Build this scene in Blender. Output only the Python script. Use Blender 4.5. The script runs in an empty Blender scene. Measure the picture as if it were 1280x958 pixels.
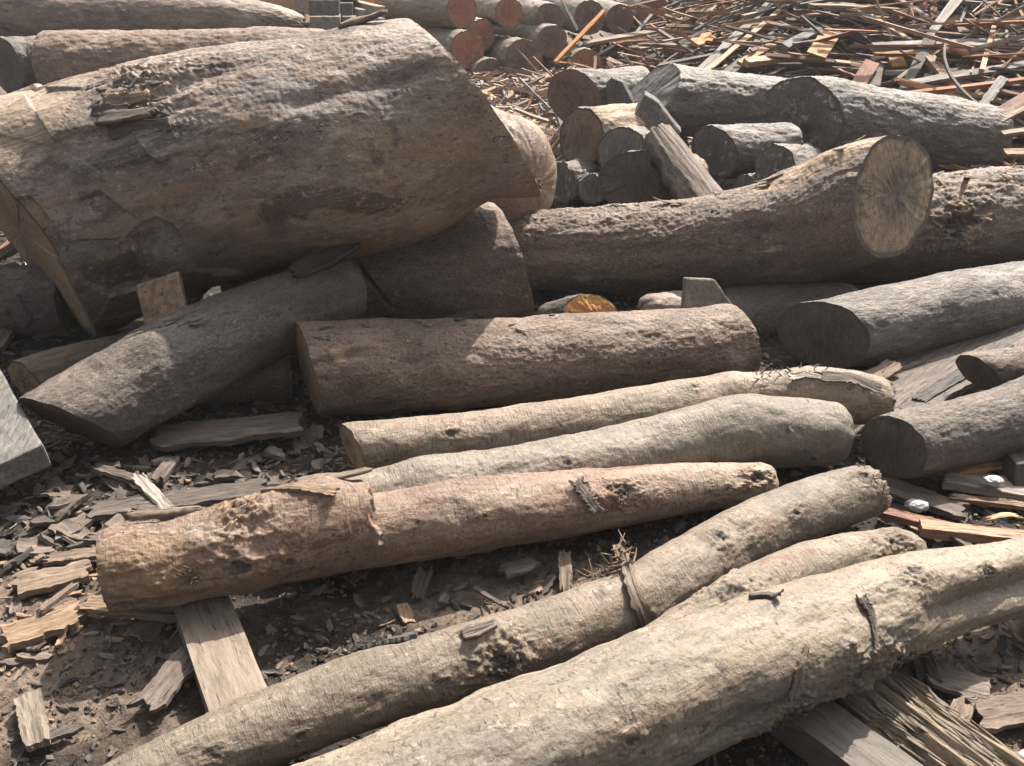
import bpy, math, random
import numpy as np
from mathutils import Vector, Matrix

RS = np.random.RandomState(7)
random.seed(7)
SC = bpy.context.scene
COL = SC.collection

# ------------------------------------------------------------------ camera
W_, H_, FPX = 1280.0, 958.0, 1229.0
PITCH = math.radians(26.6)
CAM = np.array([0.0, 0.0, 1.9])
FWD = np.array([0.0, math.cos(PITCH), -math.sin(PITCH)])
UPV = np.array([0.0, math.sin(PITCH), math.cos(PITCH)])
RGT = np.array([1.0, 0.0, 0.0])

def ray(px, py):
    return FWD + RGT * ((px - W_ / 2) / FPX) + UPV * ((H_ / 2 - py) / FPX)

def at_depth(px, py, d):
    return CAM + ray(px, py) * d

def on_height(px, py, z):
    r = ray(px, py)
    return CAM + r * ((z - CAM[2]) / r[2])

def centre(px, py, rpx, base=None, d=None):
    """centre of a round section: measured by its height above ground or its distance"""
    r = ray(px, py)
    if d is None:
        d = (CAM[2] - base) / (rpx / FPX - r[2])
    return CAM + r * d, rpx * d / FPX

# ------------------------------------------------------------------ noise
_perm = np.random.RandomState(3).permutation(256)
_perm = np.concatenate([_perm, _perm, _perm])
_g = np.random.RandomState(5).normal(size=(256, 3))
_g /= np.linalg.norm(_g, axis=1)[:, None]

def pnoise(p):
    p = np.asarray(p, dtype=np.float64)
    i = np.floor(p).astype(np.int64)
    f = p - i
    i &= 255
    u = f * f * f * (f * (f * 6 - 15) + 10)
    out = np.zeros(len(p))
    for dx in (0, 1):
        wx = u[:, 0] if dx else 1 - u[:, 0]
        hx = _perm[i[:, 0] + dx]
        for dy in (0, 1):
            wy = u[:, 1] if dy else 1 - u[:, 1]
            hy = _perm[hx + i[:, 1] + dy]
            for dz in (0, 1):
                wz = u[:, 2] if dz else 1 - u[:, 2]
                g = _g[_perm[hy + i[:, 2] + dz]]
                out += wx * wy * wz * (g[:, 0] * (f[:, 0] - dx) + g[:, 1] * (f[:, 1] - dy) + g[:, 2] * (f[:, 2] - dz))
    return out * 1.6

def fbm(p, octv=4, gain=0.5, lac=2.03):
    a, s, out = 1.0, 1.0, 0.0
    for k in range(octv):
        out = out + a * pnoise(p * s + 17.3 * k)
        a *= gain
        s *= lac
    return out

def ridged(p, octv=3, gain=0.5):
    a, s, out = 1.0, 1.0, 0.0
    for k in range(octv):
        out = out + a * (1 - 2 * np.abs(pnoise(p * s + 9.1 * k)))
        a *= gain
        s *= 2.1
    return out

def facets(p, seed=0.0):
    """hewn facets: every cell is a small plane tilted its own way"""
    i0 = np.floor(p).astype(np.int64)
    best = np.full(len(p), 1e9)
    val = np.zeros(len(p))
    for dx in (-1, 0, 1):
        for dy in (-1, 0, 1):
            c = i0 + np.array([dx, dy])
            h = _perm[(_perm[c[:, 0] & 255] + c[:, 1]) & 255]
            q = c + 0.5 + 0.8 * _g[h][:, :2] * 0.6
            dd = p - q
            d2 = (dd ** 2).sum(1)
            v = (dd * _g[(h + 31) & 255][:, :2]).sum(1) + 0.25 * _g[(h + 77) & 255][:, 2]
            m = d2 < best
            best[m] = d2[m]
            val[m] = v[m]
    return val

def smooth(x, a, b):
    t = np.clip((x - a) / (b - a), 0, 1)
    return t * t * (3 - 2 * t)

# ------------------------------------------------------------------ mesh helpers
def np_mesh(name, V, Q=None, T=None, attrs=None, mats=(), smooth_=True, mat_index=None):
    me = bpy.data.meshes.new(name)
    V = np.asarray(V, dtype=np.float32)
    nq = 0 if Q is None else len(Q)
    nt = 0 if T is None else len(T)
    me.vertices.add(len(V))
    me.vertices.foreach_set('co', V.ravel())
    loops = []
    if nq: loops.append(np.asarray(Q, dtype=np.int32).ravel())
    if nt: loops.append(np.asarray(T, dtype=np.int32).ravel())
    loops = np.concatenate(loops)
    me.loops.add(len(loops))
    me.loops.foreach_set('vertex_index', loops)
    starts = np.concatenate([np.arange(nq) * 4, nq * 4 + np.arange(nt) * 3]).astype(np.int32)
    me.polygons.add(nq + nt)
    me.polygons.foreach_set('loop_start', starts)
    me.polygons.foreach_set('use_smooth', np.full(nq + nt, bool(smooth_)))
    if mat_index is not None:
        me.polygons.foreach_set('material_index', np.asarray(mat_index, dtype=np.int32))
    for k, v in (attrs or {}).items():
        v = np.asarray(v, dtype=np.float32)
        if v.ndim == 2:
            a = me.attributes.new(k, 'FLOAT_VECTOR', 'POINT')
            a.data.foreach_set('vector', v.ravel())
        else:
            a = me.attributes.new(k, 'FLOAT', 'POINT')
            a.data.foreach_set('value', v)
    for m in mats:
        me.materials.append(m)
    me.update(calc_edges=True)
    me.validate()
    return me

def link(name, me, parent=None):
    o = bpy.data.objects.new(name, me)
    COL.objects.link(o)
    if parent is not None:
        o.parent = parent
    return o

def tag(o, label, cat, group=None):
    o['label'] = label
    o['category'] = cat
    if group: o['group'] = group
    return o

def empty(name, loc, label, cat, group=None):
    o = bpy.data.objects.new(name, None)
    o.empty_display_size = 0.1
    COL.objects.link(o)
    o.location = [float(v) for v in loc]
    return tag(o, label, cat, group)

# ------------------------------------------------------------------ node helpers
class NT:
    def __init__(self, name):
        self.m = bpy.data.materials.new(name)
        self.m.use_nodes = True
        self.t = self.m.node_tree
        self.t.nodes.clear()
        self.out = self.t.nodes.new('ShaderNodeOutputMaterial')
        self.b = self.t.nodes.new('ShaderNodeBsdfPrincipled')
        self.t.links.new(self.b.outputs[0], self.out.inputs[0])
    def n(self, ty, **kw):
        x = self.t.nodes.new('ShaderNode' + ty)
        for k, v in kw.items():
            setattr(x, k, v)
        return x
    def l(self, a, b):
        self.t.links.new(a, b)
    def attr(self, name):
        return self.n('Attribute', attribute_name=name)
    def math(self, op, a, b=None, clamp=False):
        x = self.n('Math', operation=op, use_clamp=clamp)
        for i, v in enumerate((a, b)):
            if v is None: continue
            if isinstance(v, (int, float)): x.inputs[i].default_value = v
            else: self.l(v, x.inputs[i])
        return x.outputs[0]
    def scaled(self, vec, s, off=0.0):
        m = self.n('Mapping')
        self.l(vec, m.inputs[0])
        m.inputs['Scale'].default_value = s
        m.inputs['Location'].default_value = (off, off * 0.7, -off * 0.4)
        return m.outputs[0]
    def noise(self, vec, detail=4, rough=0.55, dist=0.0, scale=1.0):
        x = self.n('TexNoise')
        self.l(vec, x.inputs['Vector'])
        x.inputs['Scale'].default_value = scale
        x.inputs['Detail'].default_value = detail
        x.inputs['Roughness'].default_value = rough
        x.inputs['Distortion'].default_value = dist
        return x.outputs[0]
    def ramp(self, fac, lo, hi):
        x = self.n('MapRange')
        x.interpolation_type = 'SMOOTHSTEP'
        self.l(fac, x.inputs[0])
        x.inputs[1].default_value = lo
        x.inputs[2].default_value = hi
        return x.outputs[0]
    def mix(self, fac, a, b, mode='MIX'):
        x = self.n('Mix', data_type='RGBA', blend_type=mode)
        for i, v in ((0, fac), (6, a), (7, b)):
            if isinstance(v, (int, float)): x.inputs[i].default_value = v
            elif isinstance(v, tuple): x.inputs[i].default_value = (*v, 1.0)[:4]
            else: self.l(v, x.inputs[i])
        return x.outputs[2]
    def bump(self, h, strength, dist, prev=None):
        x = self.n('Bump')
        x.inputs['Strength'].default_value = strength
        x.inputs['Distance'].default_value = dist
        self.l(h, x.inputs['Height'])
        if prev is not None: self.l(prev, x.inputs['Normal'])
        return x.outputs[0]
    def shift(self, vec):
        """every object carries its own piece of the pattern"""
        oi = self.n('ObjectInfo')
        k = self.math('MULTIPLY', oi.outputs['Random'], 41.0)
        v = self.n('VectorMath', operation='ADD')
        self.l(vec, v.inputs[0])
        self.l(k, v.inputs[1])
        return v.outputs[0], oi.outputs['Random']

def bark_mat(name, dark, mid, light, patch, wood, fine=(90, 26), rough=0.62, bump=1.0, spec=0.45,
             speck=0.5, peel=(0.22, 0.12, 0.085), peel_at=(0.60, 0.66), grey=(0.2, 0.19, 0.175), contrast=0.5,
             maroon=None, cracks=0.3, grain=0.5, scratch=0.7, stretch=0.35, granular=0.3):
    """bark: soft long stains, a fine directed grain, and sparse sharp marks (pits, scores, scars, splits)"""
    g = NT(name)
    v, rnd = g.shift(g.attr('lc').outputs['Vector'])
    N = lambda sc, off=0.0, d=6, r=0.65, w=0.4: g.noise(g.scaled(v, sc, off), d, r, w)
    mul = lambda x, k: g.math('MULTIPLY', x, k)
    dk = lambda k: tuple(x * k for x in dark)
    lt = lambda k: tuple(min(1, x * k) for x in light)
    big = N((3.4 * stretch, 4.2, 4.2), 0, 7, 0.62, 0.8)
    big2 = N((6.0 * stretch, 7.5, 7.5), 5, 9, 0.68, 0.9)
    big3 = N((4.0 * stretch, 5.0, 5.0), 21, 7, 0.62, 0.8)
    midn = N((10, 20, 20), 0, 9, 0.72)
    blot = N((30, 44, 44), 3, 8, 0.74, 0.3)
    gran = N((130, 150, 150), 6, 5, 0.72, 0.2)
    fin = N((fine[0], fine[1], fine[1]), 2, 7, 0.7, 0.5)
    scr = N((fine[0] * 1.5, fine[1] * 0.7, fine[1] * 0.7), 9, 5, 0.6, 0.9)
    long_ = N((6, 120, 120), 12, 5, 0.65, 0.6)
    clump = N((7, 10, 10), 15, 6, 0.7, 0.5)
    # soft stains
    c = g.mix(g.ramp(big2, 0.40, 0.60), g.mix(0.5, dark, mid), mid)
    c = g.mix(mul(g.ramp(big, 0.50, 0.64), 0.75), c, light)
    c = g.mix(mul(g.ramp(big3, 0.50, 0.62), 0.7), c, patch)
    c = g.mix(mul(g.ramp(big, 0.44, 0.34), 0.6), c, grey)
    if maroon: c = g.mix(mul(g.ramp(N((1.5, 2.8, 2.8), 13, 9, 0.66, 1.3), 0.54, 0.60), 0.85), c, maroon)
    # middle-sized mottling, grain
    c = g.mix(mul(g.ramp(midn, 0.48, 0.34), contrast), c, dk(0.8))
    c = g.mix(mul(g.ramp(midn, 0.54, 0.68), contrast * 0.8), c, lt(1.05))
    gm = g.math('ADD', 0.25, mul(g.ramp(N((5, 8, 8), 33, 5, 0.65, 0.5), 0.42, 0.60), 0.85))
    c = g.mix(mul(mul(g.ramp(fin, 0.48, 0.34), grain), gm), c, dk(0.6))
    c = g.mix(mul(mul(g.ramp(fin, 0.54, 0.68), grain * 0.6), gm), c, lt(1.1))
    c = g.mix(mul(g.ramp(gran, 0.50, 0.36), granular), c, dk(0.4))
    c = g.mix(mul(g.ramp(gran, 0.52, 0.66), granular), c, lt(1.2))
    # scars of peeled skin, pits and flecks
    pj = g.math('ADD', mul(big2, 0.55), mul(blot, 0.45))
    c = g.mix(mul(g.ramp(pj, *peel_at), 0.85), c, peel)
    c = g.mix(mul(mul(g.ramp(blot, 0.56, 0.61), g.ramp(clump, 0.46, 0.60)), 0.75), c, lt(1.3))
    c = g.mix(mul(mul(g.ramp(blot, 0.43, 0.38), g.ramp(clump, 0.55, 0.44)), speck), c, dk(0.3))
    # scores across, splits along
    sc_ = mul(g.ramp(scr, 0.60, 0.64), g.ramp(clump, 0.44, 0.56))
    c = g.mix(mul(sc_, scratch), c, dk(0.25))
    sp = mul(g.ramp(long_, 0.62, 0.66), g.ramp(N((5, 9, 9), 27, 5, 0.65, 0.4), 0.50, 0.60))
    c = g.mix(mul(sp, cracks), c, dk(0.2))
    # bare wood where the bark has gone, and knots
    wgrain = N((5, 90, 90), 7, 7, 0.7, 0.4)
    wc = g.mix(g.ramp(wgrain, 0.36, 0.64), tuple(x * 0.5 for x in wood), wood)
    wc = g.mix(mul(g.ramp(blot, 0.52, 0.62), 0.4), wc, tuple(x * 0.45 for x in wood))
    wc = g.mix(mul(sp, 0.7), wc, dk(0.25))
    wear = g.attr('wear').outputs['Fac']
    wj = g.math('ADD', wear, mul(g.math('SUBTRACT', midn, 0.5), 1.1))
    wf = g.ramp(wj, 0.42, 0.54)
    c = g.mix(mul(wf, 0.85), c, wc)
    kn = g.attr('knot').outputs['Fac']
    kj = g.math('ADD', kn, mul(g.math('SUBTRACT', blot, 0.5), 1.3))
    c = g.mix(mul(g.ramp(kj, 0.35, 0.65), 0.75), c, dk(0.3))
    hs = g.n('HueSaturation')
    g.l(c, hs.inputs['Color'])
    g.l(g.math('ADD', mul(rnd, 0.22), 0.9), hs.inputs['Value'])
    g.l(hs.outputs[0], g.b.inputs['Base Color'])
    g.b.inputs['Roughness'].default_value = rough
    g.b.inputs['Specular IOR Level'].default_value = spec
    h = g.math('ADD', mul(midn, contrast), mul(mul(fin, gm), 0.4 + grain))
    h = g.math('ADD', h, mul(blot, 0.5))
    h = g.math('SUBTRACT', h, mul(sc_, scratch * 0.5))
    h = g.math('SUBTRACT', h, mul(sp, cracks * 0.8))
    h = g.math('SUBTRACT', h, mul(wf, 0.35))
    h2 = g.math('ADD', mul(gran, 0.6 + granular), fin)
    b = g.bump(h, 0.8 * bump, 0.008)
    b = g.bump(h2, 0.6 * bump, 0.003, b)
    g.l(b, g.b.inputs['Normal'])
    return g.m

def face_mat(name, wood, heart, barkc, stain=0.5, white=0.0, rings=1.0, staincol=(0.03, 0.027, 0.025)):
    g = NT(name)
    v, rnd = g.shift(g.attr('lc').outputs['Vector'])
    rad = g.attr('rad').outputs['Fac']
    n1 = g.noise(g.scaled(v, (7, 7, 7)), 5, 0.6, 0.5)
    n2 = g.noise(g.scaled(v, (26, 40, 30)), 6, 0.68, 0.3)
    n3 = g.noise(g.scaled(v, (16, 120, 60), 3.0), 4, 0.6)
    rr = g.math('ADD', rad, g.math('MULTIPLY', n1, 0.12))
    w = g.math('SINE', g.math('MULTIPLY', rr, 120.0))
    w2 = g.math('SINE', g.math('MULTIPLY', rr, 47.0))
    w = g.math('MULTIPLY', g.math('ADD', w, w2), 0.5)
    c = g.mix(g.ramp(rr, 0.75, 0.25), wood, heart)
    c = g.mix(g.math('MULTIPLY', g.ramp(w, -0.3, 1.0), 0.28 * rings), c, tuple(x * 0.45 for x in wood))
    c = g.mix(g.math('MULTIPLY', g.ramp(n2, 0.4, 0.75), 0.5), c, tuple(x * 0.5 for x in wood))
    c = g.mix(g.math('MULTIPLY', g.ramp(n3, 0.45, 0.75), 0.35), c, tuple(min(1, x * 1.35) for x in wood))
    c = g.mix(g.math('MULTIPLY', g.ramp(n1, 0.62 - 0.3 * stain, 0.78 - 0.2 * stain), min(1, 0.4 + 0.5 * stain)), c, staincol)
    if white > 0:
        n4 = g.noise(g.scaled(v, (12, 12, 12), 11.0), 7, 0.7, 0.8)
        c = g.mix(g.math('MULTIPLY', g.ramp(n4, 0.66 - 0.16 * white, 0.78 - 0.16 * white), 0.8), c, (0.42, 0.43, 0.42))
    sx = g.n('SeparateXYZ'); g.l(v, sx.inputs[0])
    sl = g.attr('lc').outputs['Vector']; s2 = g.n('SeparateXYZ'); g.l(sl, s2.inputs[0])
    ang = g.math('ARCTAN2', s2.outputs[0], s2.outputs[1])
    cb = g.n('CombineXYZ'); g.l(g.math('MULTIPLY', ang, 4.0), cb.inputs[0]); g.l(g.math('MULTIPLY', rad, 0.8), cb.inputs[1]); g.l(g.math('MULTIPLY', rnd, 50.0), cb.inputs[2])
    cn = g.noise(cb.outputs[0], 6, 0.7, 0.4)
    crk = g.math('MULTIPLY', g.math('MULTIPLY', g.ramp(g.math('ABSOLUTE', g.math('SUBTRACT', cn, 0.5)), 0.012, 0.003), g.ramp(n2, 0.42, 0.52)), g.ramp(rad, 0.08, 0.3))
    c = g.mix(g.math('MULTIPLY', crk, 0.8), c, tuple(x * 0.2 for x in heart))
    saw = g.noise(g.scaled(v, (18, 210, 60), 13.0), 3, 0.6, 0.2)
    c = g.mix(g.math('MULTIPLY', g.ramp(saw, 0.52, 0.68), 0.35), c, tuple(min(1, x * 1.5) for x in wood))
    c = g.mix(g.math('MULTIPLY', g.ramp(saw, 0.46, 0.34), 0.4), c, tuple(x * 0.4 for x in wood))
    c = g.mix(g.ramp(rr, 0.97, 1.0), c, barkc)
    g.l(c, g.b.inputs['Base Color'])
    g.b.inputs['Roughness'].default_value = 0.8
    g.b.inputs['Specular IOR Level'].default_value = 0.3
    h = g.math('ADD', g.math('MULTIPLY', n2, 1.0), g.math('MULTIPLY', n3, 0.7))
    h = g.math('ADD', h, g.math('MULTIPLY', w, 0.12))
    h = g.math('SUBTRACT', g.math('ADD', h, g.math('MULTIPLY', saw, 0.8)), g.math('MULTIPLY', crk, 0.9))
    g.l(g.bump(h, 0.7, 0.006), g.b.inputs['Normal'])
    return g.m

def wood_mat(name, base, dark, light, grain=(4, 70, 70), stain=0.5, rough=0.75, vary=0.3, bump=0.7, tone=False):
    """sawn or split wood with its grain along the piece"""
    g = NT(name)
    v, rnd = g.shift(g.attr('lc').outputs['Vector'])
    g1 = g.noise(g.scaled(v, grain), 8, 0.72, 0.5)
    g2 = g.noise(g.scaled(v, (4, 12, 12), 4.0), 8, 0.7, 0.6)
    g3 = g.noise(g.scaled(v, (40, 110, 110), 9.0), 6, 0.75)
    c = g.mix(g.ramp(g1, 0.36, 0.62), dark, base)
    c = g.mix(g.math('MULTIPLY', g.ramp(g2, 0.5, 0.72), 0.8), c, light)
    c = g.mix(g.math('MULTIPLY', g.ramp(g2, 0.46, 0.3), stain), c, tuple(x * 0.5 for x in dark))
    c = g.mix(g.math('MULTIPLY', g.ramp(g3, 0.5, 0.75), 0.35), c, tuple(x * 0.5 for x in dark))
    ln_ = g.noise(g.scaled(v, (grain[0] * 1.4, grain[1] * 1.5, grain[2] * 1.5), 12.0), 5, 0.65, 0.7)
    sp = g.math('MULTIPLY', g.ramp(ln_, 0.60, 0.64), g.ramp(g2, 0.40, 0.52))
    c = g.mix(g.math('MULTIPLY', sp, 0.75), c, tuple(x * 0.25 for x in dark))
    r = rnd
    if tone:
        r = g.math('FRACT', g.math('ADD', rnd, g.attr('tone').outputs['Fac']))
    hs = g.n('HueSaturation')
    g.l(c, hs.inputs['Color'])
    g.l(g.math('ADD', g.math('MULTIPLY', r, 2 * vary), 1 - vary), hs.inputs['Value'])
    g.l(g.math('ADD', g.math('MULTIPLY', r, 0.5), 0.75), hs.inputs['Saturation'])
    g.l(hs.outputs[0], g.b.inputs['Base Color'])
    g.b.inputs['Roughness'].default_value = rough
    g.b.inputs['Specular IOR Level'].default_value = 0.35
    h = g.math('SUBTRACT', g.math('ADD', g1, g.math('MULTIPLY', g3, 0.7)), g.math('MULTIPLY', sp, 0.7))
    g.l(g.bump(h, bump, 0.006), g.b.inputs['Normal'])
    return g.m

def plain_mat(name, c1, c2, scale=30, rough=0.6, trans=0.0):
    g = NT(name)
    tc = g.n('TexCoord').outputs['Object']
    n = g.noise(tc, 4, 0.6, 0.0, scale)
    g.l(g.mix(n, c1, c2), g.b.inputs['Base Color'])
    g.b.inputs['Roughness'].default_value = rough
    g.l(g.bump(n, 0.4, 0.004), g.b.inputs['Normal'])
    return g.m

M = {}
M['pale'] = bark_mat('pale_bark', (0.103, 0.079, 0.057), (0.199, 0.157, 0.115), (0.272, 0.223, 0.169), (0.210, 0.153, 0.112), (0.249, 0.179, 0.115), fine=(120, 26), bump=0.95, speck=0.85, peel=(0.146, 0.076, 0.052), peel_at=(0.555, 0.585), contrast=0.6, grain=0.5, grey=(0.146, 0.125, 0.100))
M['grey'] = bark_mat('grey_smooth_bark', (0.095, 0.078, 0.059), (0.176, 0.145, 0.112), (0.242, 0.204, 0.159), (0.158, 0.132, 0.102), (0.236, 0.172, 0.115), fine=(130, 24), bump=0.75, speck=0.7, peel=(0.125, 0.084, 0.061), peel_at=(0.60, 0.64), contrast=0.6, grain=0.55, grey=(0.121, 0.108, 0.092))
M['greyfront'] = bark_mat('mottled_bark', (0.097, 0.077, 0.058), (0.190, 0.154, 0.117), (0.266, 0.220, 0.166), (0.204, 0.152, 0.104), (0.237, 0.172, 0.110), fine=(70, 60), bump=0.75, speck=0.85, peel=(0.147, 0.088, 0.057), peel_at=(0.58, 0.62), contrast=0.6, grain=0.42, grey=(0.119, 0.106, 0.093), stretch=0.22, scratch=0.8)
M['red'] = bark_mat('reddish_bark', (0.096, 0.060, 0.042), (0.205, 0.141, 0.101), (0.301, 0.231, 0.169), (0.188, 0.109, 0.075), (0.267, 0.168, 0.096), fine=(105, 26), bump=0.95, speck=0.9, peel=(0.104, 0.044, 0.030), peel_at=(0.545, 0.575), contrast=0.6, grain=0.5, grey=(0.171, 0.133, 0.103))
M['brown'] = bark_mat('rough_brown_bark', (0.062, 0.042, 0.031), (0.155, 0.108, 0.079), (0.250, 0.182, 0.134), (0.120, 0.078, 0.055), (0.420, 0.293, 0.186), fine=(60, 85), speck=0.8, bump=1.3, peel=(0.190, 0.108, 0.065), peel_at=(0.585, 0.63), contrast=0.55, grain=0.6, grey=(0.125, 0.102, 0.085), cracks=0.6, granular=0.6)
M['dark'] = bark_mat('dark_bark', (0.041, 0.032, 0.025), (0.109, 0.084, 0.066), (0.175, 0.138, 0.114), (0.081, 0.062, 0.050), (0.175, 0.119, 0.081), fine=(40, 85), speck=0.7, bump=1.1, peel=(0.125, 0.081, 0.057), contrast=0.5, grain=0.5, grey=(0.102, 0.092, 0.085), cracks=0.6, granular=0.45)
M['darkgrey'] = bark_mat('dark_grey_bark', (0.055, 0.047, 0.041), (0.139, 0.117, 0.100), (0.239, 0.203, 0.172), (0.106, 0.087, 0.072), (0.287, 0.237, 0.191), fine=(18, 80), speck=0.7, bump=1.3, peel=(0.175, 0.126, 0.096), contrast=0.6, grain=0.7, grey=(0.106, 0.099, 0.096), cracks=0.8, granular=0.4)
M['big'] = bark_mat('weathered_giant_log', (0.077, 0.055, 0.042), (0.167, 0.124, 0.095), (0.264, 0.218, 0.181), (0.198, 0.134, 0.084), (0.370, 0.281, 0.202), fine=(16, 60), speck=0.6, bump=0.8, peel=(0.238, 0.147, 0.080), peel_at=(0.56, 0.61), maroon=(0.062, 0.042, 0.035), cracks=0.7, contrast=0.45, grain=0.5, grey=(0.176, 0.160, 0.150), stretch=0.45, granular=0.35)
M['bare'] = bark_mat('bare_trunk_wood', (0.105, 0.075, 0.058), (0.215, 0.165, 0.132), (0.33, 0.275, 0.23), (0.19, 0.132, 0.105), (0.33, 0.25, 0.18), fine=(14, 70), speck=0.4, bump=0.8, cracks=0.5)

M['f_grey'] = face_mat('grey_weathered_cut', (0.184, 0.171, 0.154), (0.138, 0.129, 0.116), (0.103, 0.088, 0.072), 0.3, 0.45)
M['f_dark'] = face_mat('dark_weathered_cut', (0.151, 0.135, 0.119), (0.115, 0.105, 0.095), (0.107, 0.083, 0.067), 0.3, 0.75)
M['f_black'] = face_mat('blackened_cut', (0.112, 0.091, 0.074), (0.079, 0.066, 0.056), (0.086, 0.069, 0.055), 0.3, 0.0)
M['f_brown'] = face_mat('brown_cut', (0.22, 0.155, 0.105), (0.15, 0.105, 0.072), (0.09, 0.07, 0.055), 0.35)
M['f_tan'] = face_mat('tan_cut', (0.36, 0.25, 0.15), (0.24, 0.165, 0.10), (0.11, 0.08, 0.06), 0.35)
M['f_old'] = face_mat('smoky_brown_cut', (0.27, 0.20, 0.135), (0.13, 0.10, 0.08), (0.09, 0.07, 0.055), 0.55)
M['f_red'] = face_mat('reddish_cut', (0.34, 0.165, 0.115), (0.29, 0.13, 0.09), (0.16, 0.13, 0.10), 0.2)
M['f_redgrey'] = face_mat('greyed_reddish_cut', (0.20, 0.135, 0.11), (0.16, 0.10, 0.085), (0.15, 0.125, 0.10), 0.3, 0.15)
M['f_bigend'] = face_mat('rough_brown_end_grain', (0.30, 0.205, 0.135), (0.24, 0.16, 0.105), (0.12, 0.09, 0.07), 0.1)
M['f_orange'] = face_mat('orange_cut', (0.52, 0.26, 0.09), (0.46, 0.21, 0.07), (0.16, 0.10, 0.06), 0.15, 0.35)

M['w_grey'] = wood_mat('weathered_grey_wood', (0.23, 0.205, 0.18), (0.12, 0.105, 0.092), (0.34, 0.31, 0.275))
M['w_beam'] = wood_mat('dusty_sawn_wood', (0.165, 0.138, 0.112), (0.115, 0.093, 0.074), (0.23, 0.20, 0.165), grain=(5, 55, 55), stain=0.9)
M['w_pale'] = wood_mat('pale_sawn_wood', (0.333, 0.248, 0.171), (0.206, 0.144, 0.092), (0.412, 0.333, 0.246), stain=0.3)
M['w_red'] = wood_mat('red_brown_wood', (0.23, 0.115, 0.075), (0.14, 0.068, 0.045), (0.30, 0.175, 0.12), stain=0.3)
M['w_dark'] = wood_mat('dark_weathered_wood', (0.10, 0.085, 0.072), (0.05, 0.042, 0.036), (0.16, 0.14, 0.12))
M['w_orange'] = wood_mat('fresh_orange_wood', (0.37, 0.205, 0.11), (0.24, 0.125, 0.065), (0.46, 0.29, 0.175), stain=0.2)
M['w_yellow'] = wood_mat('yellow_brown_wood', (0.36, 0.205, 0.092), (0.17, 0.092, 0.044), (0.44, 0.28, 0.14), grain=(8, 30, 30), stain=0.4)
M['b_slab'] = wood_mat('grey_bark_slab', (0.125, 0.10, 0.085), (0.06, 0.048, 0.04), (0.20, 0.168, 0.145), grain=(8, 65, 65), bump=1.2)
M['b_pink'] = wood_mat('pinkish_bark_slab', (0.165, 0.128, 0.108), (0.085, 0.063, 0.053), (0.235, 0.195, 0.168), grain=(9, 60, 60), bump=1.2)
M['b_tan'] = wood_mat('tan_bark_slab', (0.215, 0.155, 0.112), (0.105, 0.073, 0.052), (0.31, 0.24, 0.18), grain=(9, 60, 60), bump=1.2)
M['c_grey'] = wood_mat('grey_bark_chip', (0.115, 0.095, 0.082), (0.060, 0.048, 0.041), (0.187, 0.158, 0.135), grain=(10, 60, 60), vary=0.45, tone=True)
M['c_tan'] = wood_mat('tan_bark_chip', (0.235, 0.172, 0.125), (0.12, 0.083, 0.058), (0.33, 0.255, 0.19), grain=(10, 60, 60), vary=0.4, tone=True)
M['c_dark'] = wood_mat('dark_bark_chip', (0.065, 0.053, 0.045), (0.035, 0.028, 0.024), (0.11, 0.092, 0.08), grain=(10, 60, 60), vary=0.4, tone=True)
M['plastic'] = plain_mat('crumpled_white_plastic', (0.36, 0.36, 0.355), (0.2, 0.2, 0.2), 90, 0.4)
M['white'] = plain_mat('dirty_white', (0.55, 0.52, 0.48), (0.5, 0.47, 0.42), 30, 0.5)
M['blue'] = plain_mat('blue_plastic', (0.05, 0.22, 0.55), (0.04, 0.15, 0.4), 30, 0.4)
M['shoe'] = plain_mat('dark_shoe_leather', (0.06, 0.055, 0.055), (0.09, 0.085, 0.085), 30, 0.5)
M['chalk'] = plain_mat('chalk_mark', (0.20, 0.195, 0.13), (0.12, 0.115, 0.08), 90, 0.9)
# ------------------------------------------------------------------ ground height
def gz(x, y):
    x = np.atleast_1d(np.asarray(x, float)); y = np.atleast_1d(np.asarray(y, float))
    p = np.stack([x, y, np.zeros_like(x)], 1)
    near = smooth(np.hypot(x, y - 2), 14, 6)
    return (0.020 * fbm(p * 0.9, 3) + 0.009 * fbm(p * 4.0 + 5, 3) - 0.014
            + near * (0.009 * fbm(p * 14, 4, 0.6) + 0.009 * np.maximum(0, fbm(p * 32 + 4, 3, 0.6)) + 0.004 * ridged(p * 9 + 3, 3)))

# ------------------------------------------------------------------ logs
STY = {  # lump (of the radius), middle (m), fine (m), ridges (m), wrinkles (m)
    'pale': (0.055, 0.0018, 0.0007, 0.0, 0.0005),
    'front': (0.06, 0.003, 0.0009, 0.0006, 0.0004),
    'red': (0.055, 0.0022, 0.0009, 0.0004, 0.0006),
    'brown': (0.05, 0.004, 0.0022, 0.0015, 0.0),
    'dark': (0.06, 0.0035, 0.0016, 0.0010, 0.0),
    'far': (0.05, 0.007, 0.003, 0.004, 0.0),
    'big': (0.04, 0.004, 0.0016, 0.0006, 0.0),
    'bare': (0.06, 0.004, 0.0012, 0.0006, 0.0),
}
_seed = [0]

def catmull(P, n=400):
    P = np.asarray(P, float)
    Q = np.vstack([2 * P[0] - P[1], P, 2 * P[-1] - P[-2]])
    out = []
    for i in range(1, len(Q) - 2):
        t = np.linspace(0, 1, max(8, n // (len(P) - 1)), endpoint=False)[:, None]
        a, b, c, d = Q[i - 1], Q[i], Q[i + 1], Q[i + 2]
        out.append(0.5 * ((2 * b) + (c - a) * t + (2 * a - 5 * b + 4 * c - d) * t ** 2 + (3 * b - a - 3 * c + d) * t ** 3))
    out.append(Q[-2][None])
    return np.vstack(out)

REPORT = []

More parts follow.
